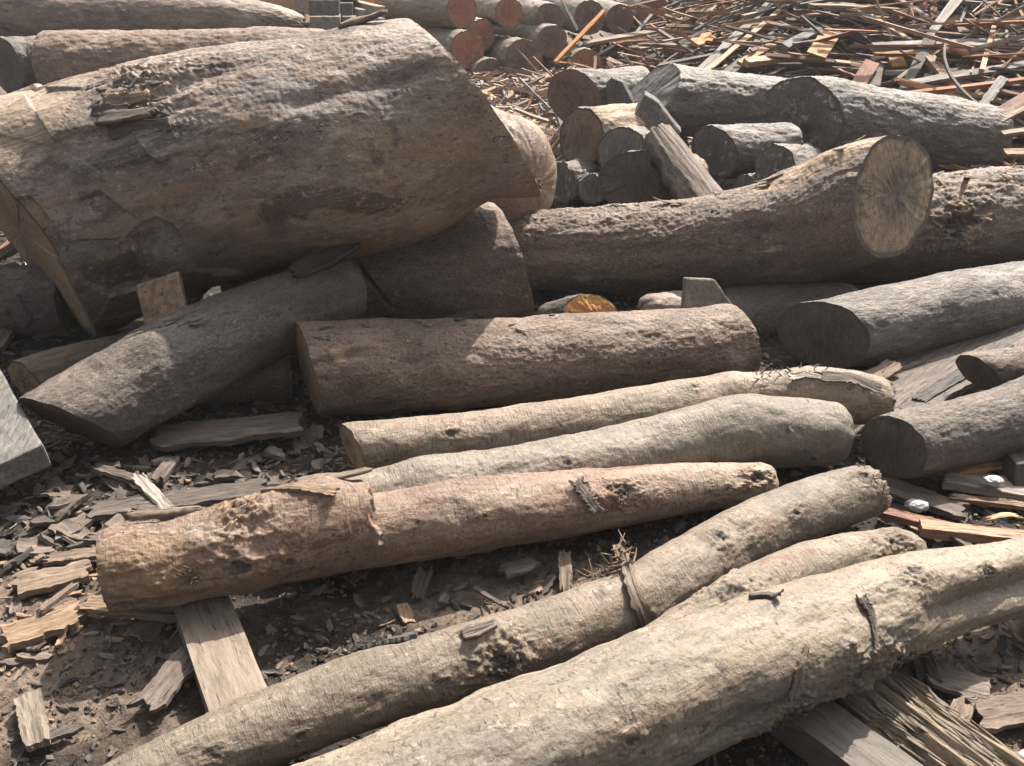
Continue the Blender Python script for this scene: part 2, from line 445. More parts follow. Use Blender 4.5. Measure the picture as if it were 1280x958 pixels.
def log(cps, mat, faces, label, style='pale', cat='log', name='log', group=None, tilt=((0, 0), (0, 0)),
        ends=('cut', 'cut'), knots=(), bumps=(), wears=(), grooves=(), ell=1.0, res=1.5, facet=None, steps=(),
        root=None, part='bark', rounding=1.0, rough_patch=(), maxn=(620, 240)):
    _seed[0] += 1
    sd = _seed[0] * 3.37
    C, R = [], []
    pl = 0.0
    for k, (px, py, r, md, v) in enumerate(cps):
        c, rr = centre(px, py, r, base=v) if md == 'b' else centre(px, py, r, d=v)
        C.append(c); R.append(rr)
        if k: pl += math.hypot(px - cps[k - 1][0], py - cps[k - 1][1])
    REPORT.append((label[:40], [(round(float(c[0]), 2), round(float(c[1]), 2), round(float(c[2]), 2), round(float(r), 3), round(float(c[2] - r), 2)) for c, r in zip(C, R)]))
    S = catmull(np.hstack([np.array(C), np.array(R)[:, None]]))
    rmean = float(np.mean(R))
    # straight runs past both ends so that slanting cuts have something to cut
    e0 = S[0] + (S[0] - S[4]) / max(1e-6, np.linalg.norm(S[0, :3] - S[4, :3])) * rmean * 2.5; e0[3] = S[0, 3]
    e1 = S[-1] + (S[-1] - S[-5]) / max(1e-6, np.linalg.norm(S[-1, :3] - S[-5, :3])) * rmean * 2.5; e1[3] = S[-1, 3]
    X = np.vstack([e0, S, e1])
    sl = np.concatenate([[0], np.cumsum(np.linalg.norm(np.diff(X[:, :3], axis=0), axis=1))])
    s0, s1 = sl[1], sl[-2]
    Tn = np.gradient(X[:, :3], sl, axis=0)
    k = 9
    Tp = np.vstack([Tn[:1]] * k + [Tn] + [Tn[-1:]] * k)
    Tn = np.stack([np.convolve(Tp[:, i], np.ones(2 * k + 1) / (2 * k + 1), 'valid') for i in range(3)], 1)
    Tn /= np.linalg.norm(Tn, axis=1)[:, None]
    mid = X[len(X) // 2, :3]
    sgn = 1.0 if np.dot(np.cross(Tn[len(X) // 2], [0, 0, 1]), CAM - mid) > 0 else -1.0
    nu = int(min(maxn[0], max(24, pl / res)))
    nt = int(min(maxn[1], max(28, 2 * math.pi * max(c[2] for c in cps) / (res * 1.15))))
    u = np.linspace(0, 1, nu)
    th = np.linspace(0, 2 * math.pi, nt, endpoint=False)
    U, TH = np.meshgrid(u, th, indexing='ij')
    U = U.ravel(); TH = TH.ravel()
    ct, st = np.cos(TH), np.sin(TH)
    R0, R1 = X[1, 3], X[-2, 3]
    d0 = R0 * (tilt[0][0] * ct + tilt[0][1] * st)
    d1 = R1 * (tilt[1][0] * ct + tilt[1][1] * st)
    rim = np.stack([ct * 2.2, st * 2.2, np.full_like(ct, sd)], 1)
    if ends[0] == 'broken': d0 = d0 + R0 * 0.16 * fbm(rim * 1.2, 4, 0.7)
    else: d0 = d0 + 0.006 * fbm(rim, 2)
    if ends[1] == 'broken': d1 = d1 + R1 * 0.16 * fbm(rim * 1.2 + 7, 4, 0.7)
    else: d1 = d1 + 0.006 * fbm(rim + 7, 2)
    SS = s0 + d0 + U * (s1 + d1 - s0 - d0)
    ev = lambda col, s: np.interp(s, sl, col)
    def frame(s):
        P = np.stack([ev(X[:, i], s) for i in range(3)], 1)
        T = np.stack([ev(Tn[:, i], s) for i in range(3)], 1)
        T /= np.linalg.norm(T, axis=1)[:, None]
        Z = np.array([0, 0, 1.0])
        up = Z - T * (T @ Z)[:, None]
        up /= np.linalg.norm(up, axis=1)[:, None]
        return P, T, up, np.cross(T, up) * sgn
    P, T, up, side = frame(SS)
    RR = ev(X[:, 3], SS)
    lc = np.stack([SS, RR * ct, RR * st], 1)
    pn = lc + np.array([sd * 3, sd, -sd])
    lump, mdl, fin, rdg, wrk = STY[style]
    r = RR * (1 + lump * fbm(pn * np.array([0.55, 0.8, 0.8]) / rmean, 3, 0.55))
    rough_w = np.ones_like(r)
    for (uu, tt, du, dt, a) in rough_patch:
        w = np.exp(-((U - uu) / du) ** 2 - (np.angle(np.exp(1j * (TH - math.radians(tt)))) / math.radians(dt)) ** 2)
        rough_w = rough_w + a * w
    wear = np.zeros_like(r); knot = np.zeros_like(r)
    n_lo = fbm(pn * np.array([7, 15, 15]), 4, 0.6)
    r = r + mdl * rough_w * n_lo
    if fin: r = r + fin * rough_w * fbm(pn * 55, 3, 0.6)
    if rdg: r = r + rdg * rough_w * (ridged(pn * np.array([5, 26, 26]) + 0.25 * n_lo[:, None], 3) - 0.5)
    if wrk: r = r + wrk * pnoise(pn * np.array([85, 11, 11]) + 0.8 * n_lo[:, None])
    if facet:
        fu, fw, fa, fc = facet      # up to this share of the length, over this width, how deep, cells per metre
        w = smooth(U, fu + fw, fu - fw)
        fv = facets(np.stack([SS * fc + sd, TH * RR * fc * 1.15], 1))
        r = r + fa * w * fv - mdl * w * n_lo * 0.9
        wear = wear + 0.3 * w
    arc = lambda tt: np.angle(np.exp(1j * (TH - math.radians(tt))))
    for (uu, tt, amp, ss, sth) in bumps:
        ds = (SS - (s0 + uu * (s1 - s0))) / (ss * rmean)
        da = arc(tt) * RR / (sth * rmean)
        r = r + amp * rmean * np.exp(-(ds ** 2 + da ** 2))
    for (ue, tt, dt, amp, ln) in steps:      # a lip: rises slowly along the log and breaks off sharply
        jag = 0.012 * fbm(np.stack([TH * 3, TH * 0 + sd, TH * 0], 1), 3)
        prof = smooth(U, ue - ln, ue - ln * 0.25) * smooth(U, ue + jag + 0.006, ue + jag - 0.004)
        r = r + amp * rmean * prof * np.exp(-(arc(tt) / math.radians(dt)) ** 2)
    for (uu, tt, size) in knots:
        ds = (SS - (s0 + uu * (s1 - s0)))
        da = arc(tt) * RR
        wob = 1 + 0.75 * fbm(pn * np.array([14, 24, 24]), 3, 0.6)
        ds = ds * 0.7
        q = np.sqrt(ds ** 2 + da ** 2) / (size * rmean) / wob
        r = r + size * rmean * (0.22 * np.exp(-((q - 0.95) / 0.5) ** 2) - 0.20 * np.exp(-(q / 0.6) ** 2)) \
              + size * rmean * 0.26 * np.exp(-(q / 1.4) ** 2) * fbm(pn * 45, 3, 0.75)
        knot = np.maximum(knot, np.exp(-(q / 0.75) ** 2))
        wear = np.maximum(wear, 0.55 * np.exp(-((q - 1.0) / 0.5) ** 2))
    for (uu, tt, du, dt, a) in wears:
        w = np.exp(-((U - uu) / du) ** 2 - (arc(tt) / math.radians(dt)) ** 2)
        wear = np.maximum(wear, a * w)
    for (ua, ub, ta, tb, wd, dp) in grooves:
        t = np.clip((U - ua) / (ub - ua), 0, 1)
        inside = smooth(U, ua - 0.05, ua + 0.06) * smooth(U, ub + 0.05, ub - 0.06)
        da = np.angle(np.exp(1j * (TH - np.radians(ta + (tb - ta) * t)))) * RR / (wd * rmean)
        r = r - dp * rmean * inside * np.exp(-da ** 2)
    for e in (0, 1):
        dist = (SS - s0 - d0) if e == 0 else (s1 + d1 - SS)
        Re = R0 if e == 0 else R1
        if ends[e] == 'round':
            t = np.clip(dist / (Re * rounding), 0, 1)
            r = r * (0.14 + 0.86 * np.sqrt(np.clip(1 - (1 - t) ** 2, 0, 1)) ** 0.8)
        elif ends[e] == 'broken':
            t = np.clip(dist / (Re * 0.6), 0, 1)
            r = r * (0.86 + 0.14 * np.sqrt(t)) 
            wear = np.maximum(wear, 0.5 * (1 - t))
        else:
            t = np.clip(dist / 0.02, 0, 1)
            r = r - (1 - t) * 0.003
    lc = np.stack([SS + (RR - r) * 0.5, r * ct, r * st], 1)
    V = P + up * (r * ct)[:, None] + side * (r * st * ell)[:, None]
    i, j = np.meshgrid(np.arange(nu - 1), np.arange(nt), indexing='ij')
    i = i.ravel(); j = j.ravel(); j2 = (j + 1) % nt
    Q = np.stack([i * nt + j, i * nt + j2, (i + 1) * nt + j2, (i + 1) * nt + j], 1)
    if sgn < 0: Q = Q[:, ::-1]
    own = root is None
    if own:
        b = C[len(C) // 2].copy(); b[2] -= R[len(R) // 2]
        root = empty(name, b, label, cat, group)
    org = np.array(root.location)
    bark = link(part, np_mesh(part, V - org, Q, attrs={'lc': lc, 'wear': wear, 'knot': knot}, mats=[mat]), root)
    # sawn or broken ends
    for e in (0, 1):
        if faces[e] is None: continue
        E = V[:nt] if e == 0 else V[-nt:]
        row = slice(0, nt) if e == 0 else slice((nu - 1) * nt, nu * nt)
        c = E.mean(0)
        tn = T[row].mean(0) * (-1 if e == 0 else 1)
        upm, sdm = up[row].mean(0), side[row].mean(0)
        K = 22 if max(R0, R1) * FPX > 60 else 12
        fr = np.linspace(1, 0.03, K)
        VV, LC, RAD = [], [], []
        amp = 0.004 if ends[e] == 'cut' else 0.03
        for f in fr:
            v = c + (E - c) * f
            rel = v - c
            a, bb = rel @ upm, rel @ sdm
            if ends[e] == 'round':
                v = v + tn * (0.2 * np.linalg.norm(E - c, axis=1) * math.sqrt(max(0, 1 - f * f)))[:, None]
            n = fbm(np.stack([a * 18, bb * 30, np.full_like(a, sd)], 1), 3, 0.6) + 0.6 * pnoise(np.stack([a * 5, bb * 110, np.full_like(a, sd)], 1)) * (ends[e] == 'cut')
            v = v + tn * (amp * n * min(1, (1 - f) * 8))[:, None]
            VV.append(v); LC.append(np.stack([a, bb, np.zeros_like(a)], 1)); RAD.append(np.full(nt, f))
        VV = np.vstack(VV); LC = np.vstack(LC); RAD = np.concatenate(RAD)
        ii, jj = np.meshgrid(np.arange(K - 1), np.arange(nt), indexing='ij')
        ii = ii.ravel(); jj = jj.ravel(); jn = (jj + 1) % nt
        q = np.stack([ii * nt + jj, ii * nt + jn, (ii + 1) * nt + jn, (ii + 1) * nt + jj], 1)
        flip = (e == 0) != (sgn < 0)
        VV = np.vstack([VV, VV[-nt:].mean(0)[None]]); LC = np.vstack([LC, [[0, 0, 0]]]); RAD = np.append(RAD, 0)
        jj = np.arange(nt); jn = (jj + 1) % nt
        t3 = np.stack([(K - 1) * nt + jj, (K - 1) * nt + jn, np.full(nt, len(VV) - 1)], 1)
        if not flip: q = q; t3 = t3
        if flip: q = q[:, ::-1]; t3 = t3[:, ::-1]
        # facing check: the cap must look outwards
        a_, b_, c_ = VV[q[len(q) // 2][0]], VV[q[len(q) // 2][1]], VV[q[len(q) // 2][2]]
        if np.dot(np.cross(b_ - a_, c_ - a_), tn) < 0: q = q[:, ::-1]; t3 = t3[:, ::-1]
        nm = 'cut_face' if ends[e] == 'cut' else 'broken_end'
        link(nm, np_mesh(nm, VV - org, q, t3, attrs={'lc': LC, 'rad': RAD, 'wear': np.zeros(len(VV)) + 0.25, 'knot': np.zeros(len(VV))}, mats=[faces[e]]), root)
    grid = V.reshape(nu, nt, 3)
    def surf(uu, tt):
        a = int(round(np.clip(uu, 0, 1) * (nu - 1))); b = int(round((tt % 360) / 360 * nt)) % nt
        p = grid[a, b]
        cen = grid[a].mean(0)
        t = grid[min(nu - 1, a + 2)].mean(0) - grid[max(0, a - 2)].mean(0)
        n = p - cen
        t = t / np.linalg.norm(t)
        n = n - t * np.dot(n, t)
        return p, n / np.linalg.norm(n), t
    return root, surf, rmean

# ------------------------------------------------------------------ lofted strips: planks, slats, chips, bark
def loft(L, w, th, n=10, m=4, curl=0.0, bow=0.0, side=0.0, prof=None, jag=0.0, rough=0.0, twist=0.0, seed=0.0, taper=(1, 1), ragged=0.0, cnoise=6.0, chip=0.0, aniso=3.0):
    """a strip along X, local coordinates, closed all round"""
    t = np.linspace(0, 1, n)
    wv = np.linspace(-0.5, 0.5, m + 1)
    sec = [(a, 0.5) for a in wv] + [(a, -0.5) for a in wv[::-1]]
    sec = np.array(sec)
    k = len(sec)
    V, LC = [], []
    z0 = np.zeros(n)
    lw = 1 + ragged * fbm(np.stack([t * 5 * L / max(w, 1e-3) * 0.35, z0 + seed, z0], 1), 3, 0.65)
    rw = 1 + ragged * fbm(np.stack([t * 5 * L / max(w, 1e-3) * 0.35, z0 - seed - 9, z0], 1), 3, 0.65)
    jr = np.random.RandomState(int(abs(seed) * 100) % 99991 + 1)
    if chip:
        kk = min(n, 10); lw = lw + chip * np.interp(t, np.sort(np.append(jr.rand(kk - 2), [0, 1])), jr.uniform(-1, 1, kk)); rw = rw + chip * np.interp(t, np.sort(np.append(jr.rand(kk - 2), [0, 1])), jr.uniform(-1, 1, kk))
    for i, tt in enumerate(t):
        p = (prof(tt) if prof else 1.0) * (taper[0] + (taper[1] - taper[0]) * tt)
        y = sec[:, 0] * w * p * np.where(sec[:, 0] < 0, lw[i], rw[i])
        z = sec[:, 1] * th * min(1.0, 0.25 + p)
        x = np.full(k, (tt - 0.5) * L)
        if jag and i in (0, n - 1):
            x = x + jag * fbm(np.stack([sec[:, 0] * 4, np.full(k, seed + i), np.zeros(k)], 1), 3, 0.7)
        z = z + curl * w * (4 * (y / max(w, 1e-6)) ** 2)
        z = z + bow * L * (4 * (tt - 0.5) ** 2)
        y2 = y + side * L * (4 * (tt - 0.5) ** 2)
        a = twist * (tt - 0.5)
        V.append(np.stack([x, y2 * math.cos(a) - z * math.sin(a), y2 * math.sin(a) + z * math.cos(a)], 1))
        LC.append(np.stack([x, sec[:, 0] * w, sec[:, 1] * th], 1))
    V = np.vstack(V); LC = np.vstack(LC)
    if rough:
        nn = fbm(LC * np.array([cnoise, cnoise * aniso, cnoise * aniso]) + seed, 3, 0.6)
        V[:, 2] += rough * nn
        V[:, 1] += rough * 0.6 * fbm(LC * np.array([cnoise, cnoise * 3, cnoise * 3]) - seed, 2)
    i, j = np.meshgrid(np.arange(n - 1), np.arange(k), indexing='ij')
    i = i.ravel(); j = j.ravel(); jn = (j + 1) % k
    Q = np.stack([i * k + j, (i + 1) * k + j, (i + 1) * k + jn, i * k + jn], 1)
    capq = []
    for base, fl in ((0, False), ((n - 1) * k, True)):
        for a in range(m):
            q = [base + a, base + a + 1, base + k - 2 - a, base + k - 1 - a]
            capq.append(q[::-1] if fl else q)
    return V, np.vstack([Q[:, ::-1], np.array(capq)[:, ::-1]])[:, ::-1], LC

def basis(P0, P1, upv=(0, 0, 1), roll=0.0):
    P0 = np.asarray(P0, float); P1 = np.asarray(P1, float)
    x = P1 - P0; L = np.linalg.norm(x); x = x / L
    z = np.asarray(upv, float); z = z - x * np.dot(x, z); z /= np.linalg.norm(z)
    y = np.cross(z, x)
    c, s = math.cos(roll), math.sin(roll)
    y, z = y * c + z * s, z * c - y * s
    return (P0 + P1) / 2, L, np.stack([x, y, z])

def strip(name, P0, P1, w, th, mat, label=None, cat=None, group=None, parent=None, upv=(0, 0, 1), roll=0.0, smooth_=False, **kw):
    """one plank, slab or stick between two points in space; a top-level thing when it has a label"""
    mid, L, B = basis(P0, P1, upv, roll)
    kw.setdefault('n', 14)
    V, Q, LC = loft(L, w, th, **kw)
    Wv = V @ B
    if parent is None:
        me = np_mesh(name, Wv, Q, attrs={'lc': LC, 'tone': np.zeros(len(V))}, mats=[mat], smooth_=smooth_)
        o = link(name, me)
        o.location = [float(v) for v in mid]
        if label: tag(o, label, cat, group)
        return o
    me = np_mesh(name, Wv + mid - np.array(parent.location), Q, attrs={'lc': LC, 'tone': np.zeros(len(V))}, mats=[mat], smooth_=smooth_)
    return link(name, me, parent)

def merge(parts):
    V, Q, L = [], [], []
    o = 0
    for v, q, l in parts:
        V.append(v); Q.append(q + o); L.append(l); o += len(v)
    return np.vstack(V), np.vstack(Q), np.vstack(L)

def fibres(parent, name, mat, anchors, rng, n, L, w, th=0.003, lift=0.5, spread=0.5, along=1.0, straight=False, each=False):
    """torn splinters and bark shreds rooted on the wood: anchors are (point, normal, tangent)"""
    parts = []
    for k in range(n):
        p, nr, t = anchors[rng.randint(len(anchors))]
        sd = np.cross(nr, t)
        d = t * along * rng.choice([-1, 1]) * rng.uniform(0.4, 1) + sd * rng.normal() * spread + nr * abs(rng.normal()) * lift
        d /= np.linalg.norm(d)
        l = L * rng.uniform(0.4, 1.3); ww = w * rng.uniform(0.5, 1.4)
        q = p + (sd * rng.normal() + t * rng.normal()) * L * 0.18 - nr * 0.004
        v, f, lc = loft(l, ww, th, n=7, m=2, bow=0.0 if straight else rng.uniform(-0.03, 0.09), curl=0.0 if straight else rng.uniform(-0.1, 0.2), twist=rng.normal() * (0.2 if straight else 0.8),
                        prof=lambda s: 1 - 0.85 * s ** 2, seed=k * 1.7, ragged=0.25)
        _, _, B = basis(q, q + d, nr + 0.01)
        parts.append(((v + np.array([l / 2, 0, 0])) @ B + q - np.array(parent.location), f, lc))
    if each:
        return [link(name, np_mesh(name, v, f, attrs={'lc': lc, 'tone': np.zeros(len(v))}, mats=[mat], smooth_=True), parent) for v, f, lc in parts]
    V, Q, LC = merge(parts)
    return link(name, np_mesh(name, V, Q, attrs={'lc': LC, 'tone': np.zeros(len(V))}, mats=[mat], smooth_=True), parent)

def flap(parent, name, mat, surf, uu, tt, L, w, bow, away=0.15, along=1, th=0.006, curl=0.3, roll=0.0, seed=1.0, across=0.0):
    p, nr, t = surf(uu, tt)
    d = t * along + nr * away + np.cross(nr, t) * across
    d /= np.linalg.norm(d)
    v, f, lc = loft(L, w, th, n=14, m=5, bow=bow, curl=curl, prof=lambda s: 0.35 + 0.65 * math.sin(min(1, s * 1.2 + 0.25) * math.pi * 0.85), seed=seed, ragged=0.3, rough=0.004, jag=L * 0.08)
    _, _, B = basis(p, p + d, nr, roll)
    V = (v + np.array([L / 2 - 0.01, 0, 0])) @ B + p - nr * 0.004 - np.array(parent.location)
    return link(name, np_mesh(name, V, f, attrs={'lc': lc, 'tone': np.zeros(len(V))}, mats=[mat], smooth_=True), parent)

def prism(name, poly, depth, thick, mat, label=None, cat=None, group=None, bevel=0.008, dirv=(0, 1, 0), end_mat=None, parent=None, tilt=None, top_scale=None):
    """a block whose near face has the given outline (pixels at one distance) and runs back into the scene"""
    import bmesh
    ds = depth if isinstance(depth, (list, tuple)) else [depth] * len(poly)
    F = [at_depth(x, y, d) for (x, y), d in zip(poly, ds)]
    dv = np.asarray(dirv, float); dv /= np.linalg.norm(dv)
    Bk = [f + dv * thick for f in F]
    if top_scale is not None:
        cb = np.mean(Bk, axis=0); Bk = [cb + (b - cb) * top_scale for b in Bk]
    org = np.mean(F + Bk, axis=0); org[2] = min(p[2] for p in F + Bk)
    if parent is not None: org = np.array(parent.location)
    bm = bmesh.new()
    a = [bm.verts.new(p - org) for p in F]; b = [bm.verts.new(p - org) for p in Bk]
    n = len(a)
    bm.faces.new(a); bm.faces.new(b[::-1])
    for k in range(n):
        bm.faces.new([a[k], b[k], b[(k + 1) % n], a[(k + 1) % n]])
    bmesh.ops.recalc_face_normals(bm, faces=bm.faces)
    bmesh.ops.bevel(bm, geom=bm.edges[:], offset=bevel, segments=2, affect='EDGES', profile=0.6)
    bmesh.ops.triangulate(bm, faces=bm.faces)
    for _ in range(3):
        long_ = [e for e in bm.edges if e.calc_length() > 0.045]
        if not long_ or len(bm.verts) > 3000: break
        bmesh.ops.subdivide_edges(bm, edges=long_, cuts=1)
        bmesh.ops.triangulate(bm, faces=bm.faces)
    me = bpy.data.meshes.new(name)
    bm.to_mesh(me); bm.free()
    co = np.zeros(len(me.vertices) * 3); me.vertices.foreach_get('co', co); co = co.reshape(-1, 3)
    nr = np.zeros(len(me.vertices) * 3); me.vertices.foreach_get('normal', nr); nr = nr.reshape(-1, 3)
    co = co + nr * (0.004 * fbm(co * 14 + 3.1 * len(label or 'a'), 3))[:, None]
    me.vertices.foreach_set('co', co.ravel())
    at = me.attributes.new('lc', 'FLOAT_VECTOR', 'POINT'); at.data.foreach_set('vector', co[:, [1, 0, 2]].ravel().astype(np.float32))
    for nm, val in (('rad', 0.5), ('wear', 0.2), ('knot', 0.0), ('tone', 0.0)):
        at = me.attributes.new(nm, 'FLOAT', 'POINT'); at.data.foreach_set('value', np.full(len(co), val, dtype=np.float32))
    me.materials.append(mat)
    me.update()
    o = link(name, me, parent)
    if parent is None: o.location = [float(v) for v in org]
    if label: tag(o, label, cat, group)
    return o

def on_log(surf, px, py, us=np.linspace(0, 1, 241), ts=np.arange(-60, 181, 5)):
    """the point of a log's skin that lies nearest a sight line"""
    r = ray(px, py); r = r / np.linalg.norm(r)
    best = None
    def err(u, t):
        q = surf(u, t)
        w = q[0] - CAM
        return np.linalg.norm(w - r * np.dot(w, r)) + (0.02 if np.dot(q[1], -r) < 0 else 0), q
    for u in us[::4]:
        e, q = err(u, 45)
        if best is None or e < best[0]: best = (e, u, 45)
    u0 = best[1]; best = None
    for u in np.clip(np.linspace(u0 - 0.06, u0 + 0.06, 61), 0, 1):
        for t in ts:
            e, q = err(u, t)
            if best is None or e < best[0]: best = (e, u, t, q)
    return best[1], best[2], best[3]

def ribbon(parent, name, mat, surf, path, w0, w1, lift=0.006, th=0.006, seed=1.0, ends_up=(0, 0), label=None, cat=None, tatter=0.35, nn=34):
    """a torn strip of bark that follows the skin of a log along a path"""
    P = []
    for x, y in path:
        u, t, q = on_log(surf, x, y)
        P.append((q[0], q[1]))
    C = catmull(np.array([p[0] for p in P]), 200); Nn = catmull(np.array([p[1] for p in P]), 200)
    idx = np.linspace(0, len(C) - 1, nn).astype(int)
    C, Nn = C[idx], Nn[idx]
    Nn /= np.linalg.norm(Nn, axis=1)[:, None]
    T = np.gradient(C, axis=0); T /= np.linalg.norm(T, axis=1)[:, None]
    t = np.linspace(0, 1, nn)
    up = lift + ends_up[0] * np.clip(1 - t / 0.35, 0, 1) ** 2 + ends_up[1] * np.clip((t - 0.65) / 0.35, 0, 1) ** 2
    C = C + Nn * up[:, None]
    S = np.cross(Nn, T)
    m = 8
    wv = np.linspace(-0.5, 0.5, m + 1)
    sec = np.array([(a, 0.5) for a in wv] + [(a, -0.5) for a in wv[::-1]])
    k = len(sec)
    jl = 1 + tatter * fbm(np.stack([t * 9, t * 0 + seed, t * 0], 1), 3, 0.7); jr = 1 + tatter * fbm(np.stack([t * 9, t * 0 - seed, t * 0 + 5], 1), 3, 0.7)
    V, LC = [], []
    for i in range(nn):
        w = w0 + (w1 - w0) * t[i]
        y = sec[:, 0] * w * np.where(sec[:, 0] < 0, jl[i], jr[i])
        z = sec[:, 1] * th + 0.0035 * pnoise(np.stack([sec[:, 0] * 9, np.full(k, t[i] * 2), np.full(k, seed)], 1))
        x = np.zeros(k)
        if i in (0, nn - 1): x = (-1 if i == 0 else 1) * w * 0.7 * np.abs(fbm(np.stack([sec[:, 0] * 7, np.full(k, seed + i), np.zeros(k)], 1), 2))
        V.append(C[i] + S[i] * y[:, None] + Nn[i] * z[:, None] + T[i] * x[:, None])
        LC.append(np.stack([np.full(k, t[i] * 0.15), sec[:, 0] * w, sec[:, 1] * th], 1))
    V = np.vstack(V); LC = np.vstack(LC)
    i, j = np.meshgrid(np.arange(nn - 1), np.arange(k), indexing='ij'); i = i.ravel(); j = j.ravel(); jn = (j + 1) % k
    Q = np.stack([i * k + j, (i + 1) * k + j, (i + 1) * k + jn, i * k + jn], 1)
    cap = []
    for base in (0, (nn - 1) * k):
        for a in range(m): cap.append([base + a, base + a + 1, base + k - 2 - a, base + k - 1 - a])
    Q = np.vstack([Q, np.array(cap)])
    org = np.array(parent.location) if parent is not None else C[nn // 2]
    o = link(name, np_mesh(name, V - org, Q, attrs={'lc': LC, 'tone': np.zeros(len(V))}, mats=[mat], smooth_=False), parent)
    if parent is None:
        o.location = [float(a) for a in org]
        tag(o, label, cat)
    return o, C, Nn, T
# ================================================================== THE LOGS
rng = np.random.RandomState(21)
# ---- front: long pale logs
f1, f1s, f1r = log([(230, 1132, 104, 'b', .06), (420, 1050, 102, 'b', .08), (600, 973, 97, 'b', .09), (740, 910, 88, 'b', .09), (860, 860, 82, 'b', .09), (1000, 802, 73, 'b', .09), (1140, 752, 58, 'b', .09), (1285, 716, 45, 'b', .08), (1440, 664, 42, 'b', .05)],
    M['greyfront'], (M['f_tan'], M['f_tan']), 'thick pale forked log nearest the camera, with a long flute in its side',
    style='front', res=1.35, name='forked_log', maxn=(1000, 320),
    knots=[(0.545, 96, 0.34), (0.60, 118, 0.26), (0.47, 118, 0.30), (0.72, 30, 0.16), (0.635, 12, 0.2), (0.31, 60, 0.13)],
    grooves=[(0.64, 1.1, 64, 54, 0.34, 0.32), (0.0, 0.45, 75, 80, 0.4, 0.12), (0.36, 0.62, 96, 104, 0.35, 0.10), (0.45, 0.6, 20, 35, 0.2, 0.06)],
    bumps=[(0.56, 150, 0.16, 0.7, 0.5), (0.64, 20, 0.06, 0.8, 0.35), (0.78, 25, 0.05, 2.0, 0.30), (0.5, 60, 0.06, 1.2, 0.6), (0.92, 110, 0.1, 1.2, 0.4)],
    wears=[(0.5, 75, 0.05, 22, 0.36), (0.8, 70, 0.06, 15, 0.3), (0.3, 50, 0.08, 15, 0.4)], rough_patch=[(0.55, 100, 0.06, 40, 1.2), (0.62, 20, 0.05, 50, 1.0)])
log([(800, 838, 40, 'd', 2.40), (900, 772, 40, 'd', 2.55), (985, 724, 36, 'd', 2.73), (1070, 698, 33, 'd', 2.86), (1150, 690, 27, 'd', 2.95)],
    M['pale'], (None, M['pale']), '', style='pale', root=f1, part='limb', ends=('cut', 'round'), rounding=1.1, res=1.4,
    knots=[(0.27, 10, 0.55), (0.86, 30, 0.45)], bumps=[(0.3, 40, 0.2, 1.0, 0.8), (0.9, 350, 0.18, 0.5, 0.5)], rough_patch=[(0.9, 60, 0.15, 90, 2.0)])
an = [f1s(0.545 + 0.012 * a, 100 + 9 * b) for a in (-1, 0, 1) for b in (-1, 0, 1, 2)]
fibres(f1, 'torn_fibres', M['b_tan'], an, rng, 30, 0.05, 0.004, along=0.4, spread=1.0, lift=0.12)
an = [f1s(0.605 + 0.01 * a, 120 + 9 * b) for a in (-1, 0, 1) for b in (-1, 0, 1, 2)]
fibres(f1, 'torn_fibres', M['b_slab'], an, rng, 50, 0.05, 0.004, along=0.35, spread=1.0, lift=0.12)
an = [f1s(0.475 + 0.01 * a, 122 + 9 * b) for a in (-1, 0, 1) for b in (-1, 0, 1, 2)]
fibres(f1, 'torn_fibres', M['b_slab'], an, rng, 56, 0.055, 0.0045, along=0.3, spread=1.1, lift=0.15)

f3, f3s, f3r = log([(120, 1010, 40, 'b', .06), (165, 985, 43, 'b', .06), (300, 924, 46, 'b', .075), (450, 866, 48, 'b', .08), (600, 822, 46, 'b', .07), (790, 752, 43, 'b', .06), (950, 661, 39, 'b', .045), (1088, 610, 34, 'b', .04)],
    M['pale'], (M['f_tan'], M['b_tan']), 'long pale log with a dark knot hole and a bark splinter draped over it',
    style='pale', ends=('cut', 'broken'), res=1.35, tilt=((0.3, 0.3), (-0.15, 0.1)),
    knots=[(0.385, 62, 0.50), (0.105, 50, 0.2), (0.70, 20, 0.30), (0.83, 45, 0.2), (0.18, 75, 0.12), (0.965, 20, 0.25)], maxn=(900, 240),
    bumps=[(0.37, 5, 0.22, 0.7, 0.5), (0.39, 80, 0.12, 0.9, 0.9), (0.755, 30, 0.12, 0.6, 0.9), (0.73, 30, -0.06, 0.3, 1.0)],
    wears=[(0.99, 30, 0.02, 60, 0.4)], rough_patch=[(0.39, 60, 0.05, 60, 2.5), (0.73, 30, 0.05, 60, 1.5), (0.97, 30, 0.03, 90, 2.0)])
an = [f3s(0.385 + 0.006 * a, 62 + 8 * b) for a in (-2, -1, 0, 1, 2) for b in (-2, -1, 0, 1, 2)]
fibres(f3, 'torn_fibres', M['b_slab'], an, rng, 60, 0.02, 0.003, along=0.6, spread=0.8, lift=0.35)
an = [f3s(0.985, 10 * b) for b in range(-3, 12)]
fibres(f3, 'torn_fibres', M['b_tan'], an, rng, 70, 0.022, 0.004, along=0.8, spread=0.6, lift=0.25)
flap(f3, 'bark_flap', M['b_slab'], f3s, 0.352, 12, 0.09, 0.035, 0.05, 0.12, 1, 0.012, 0.3)

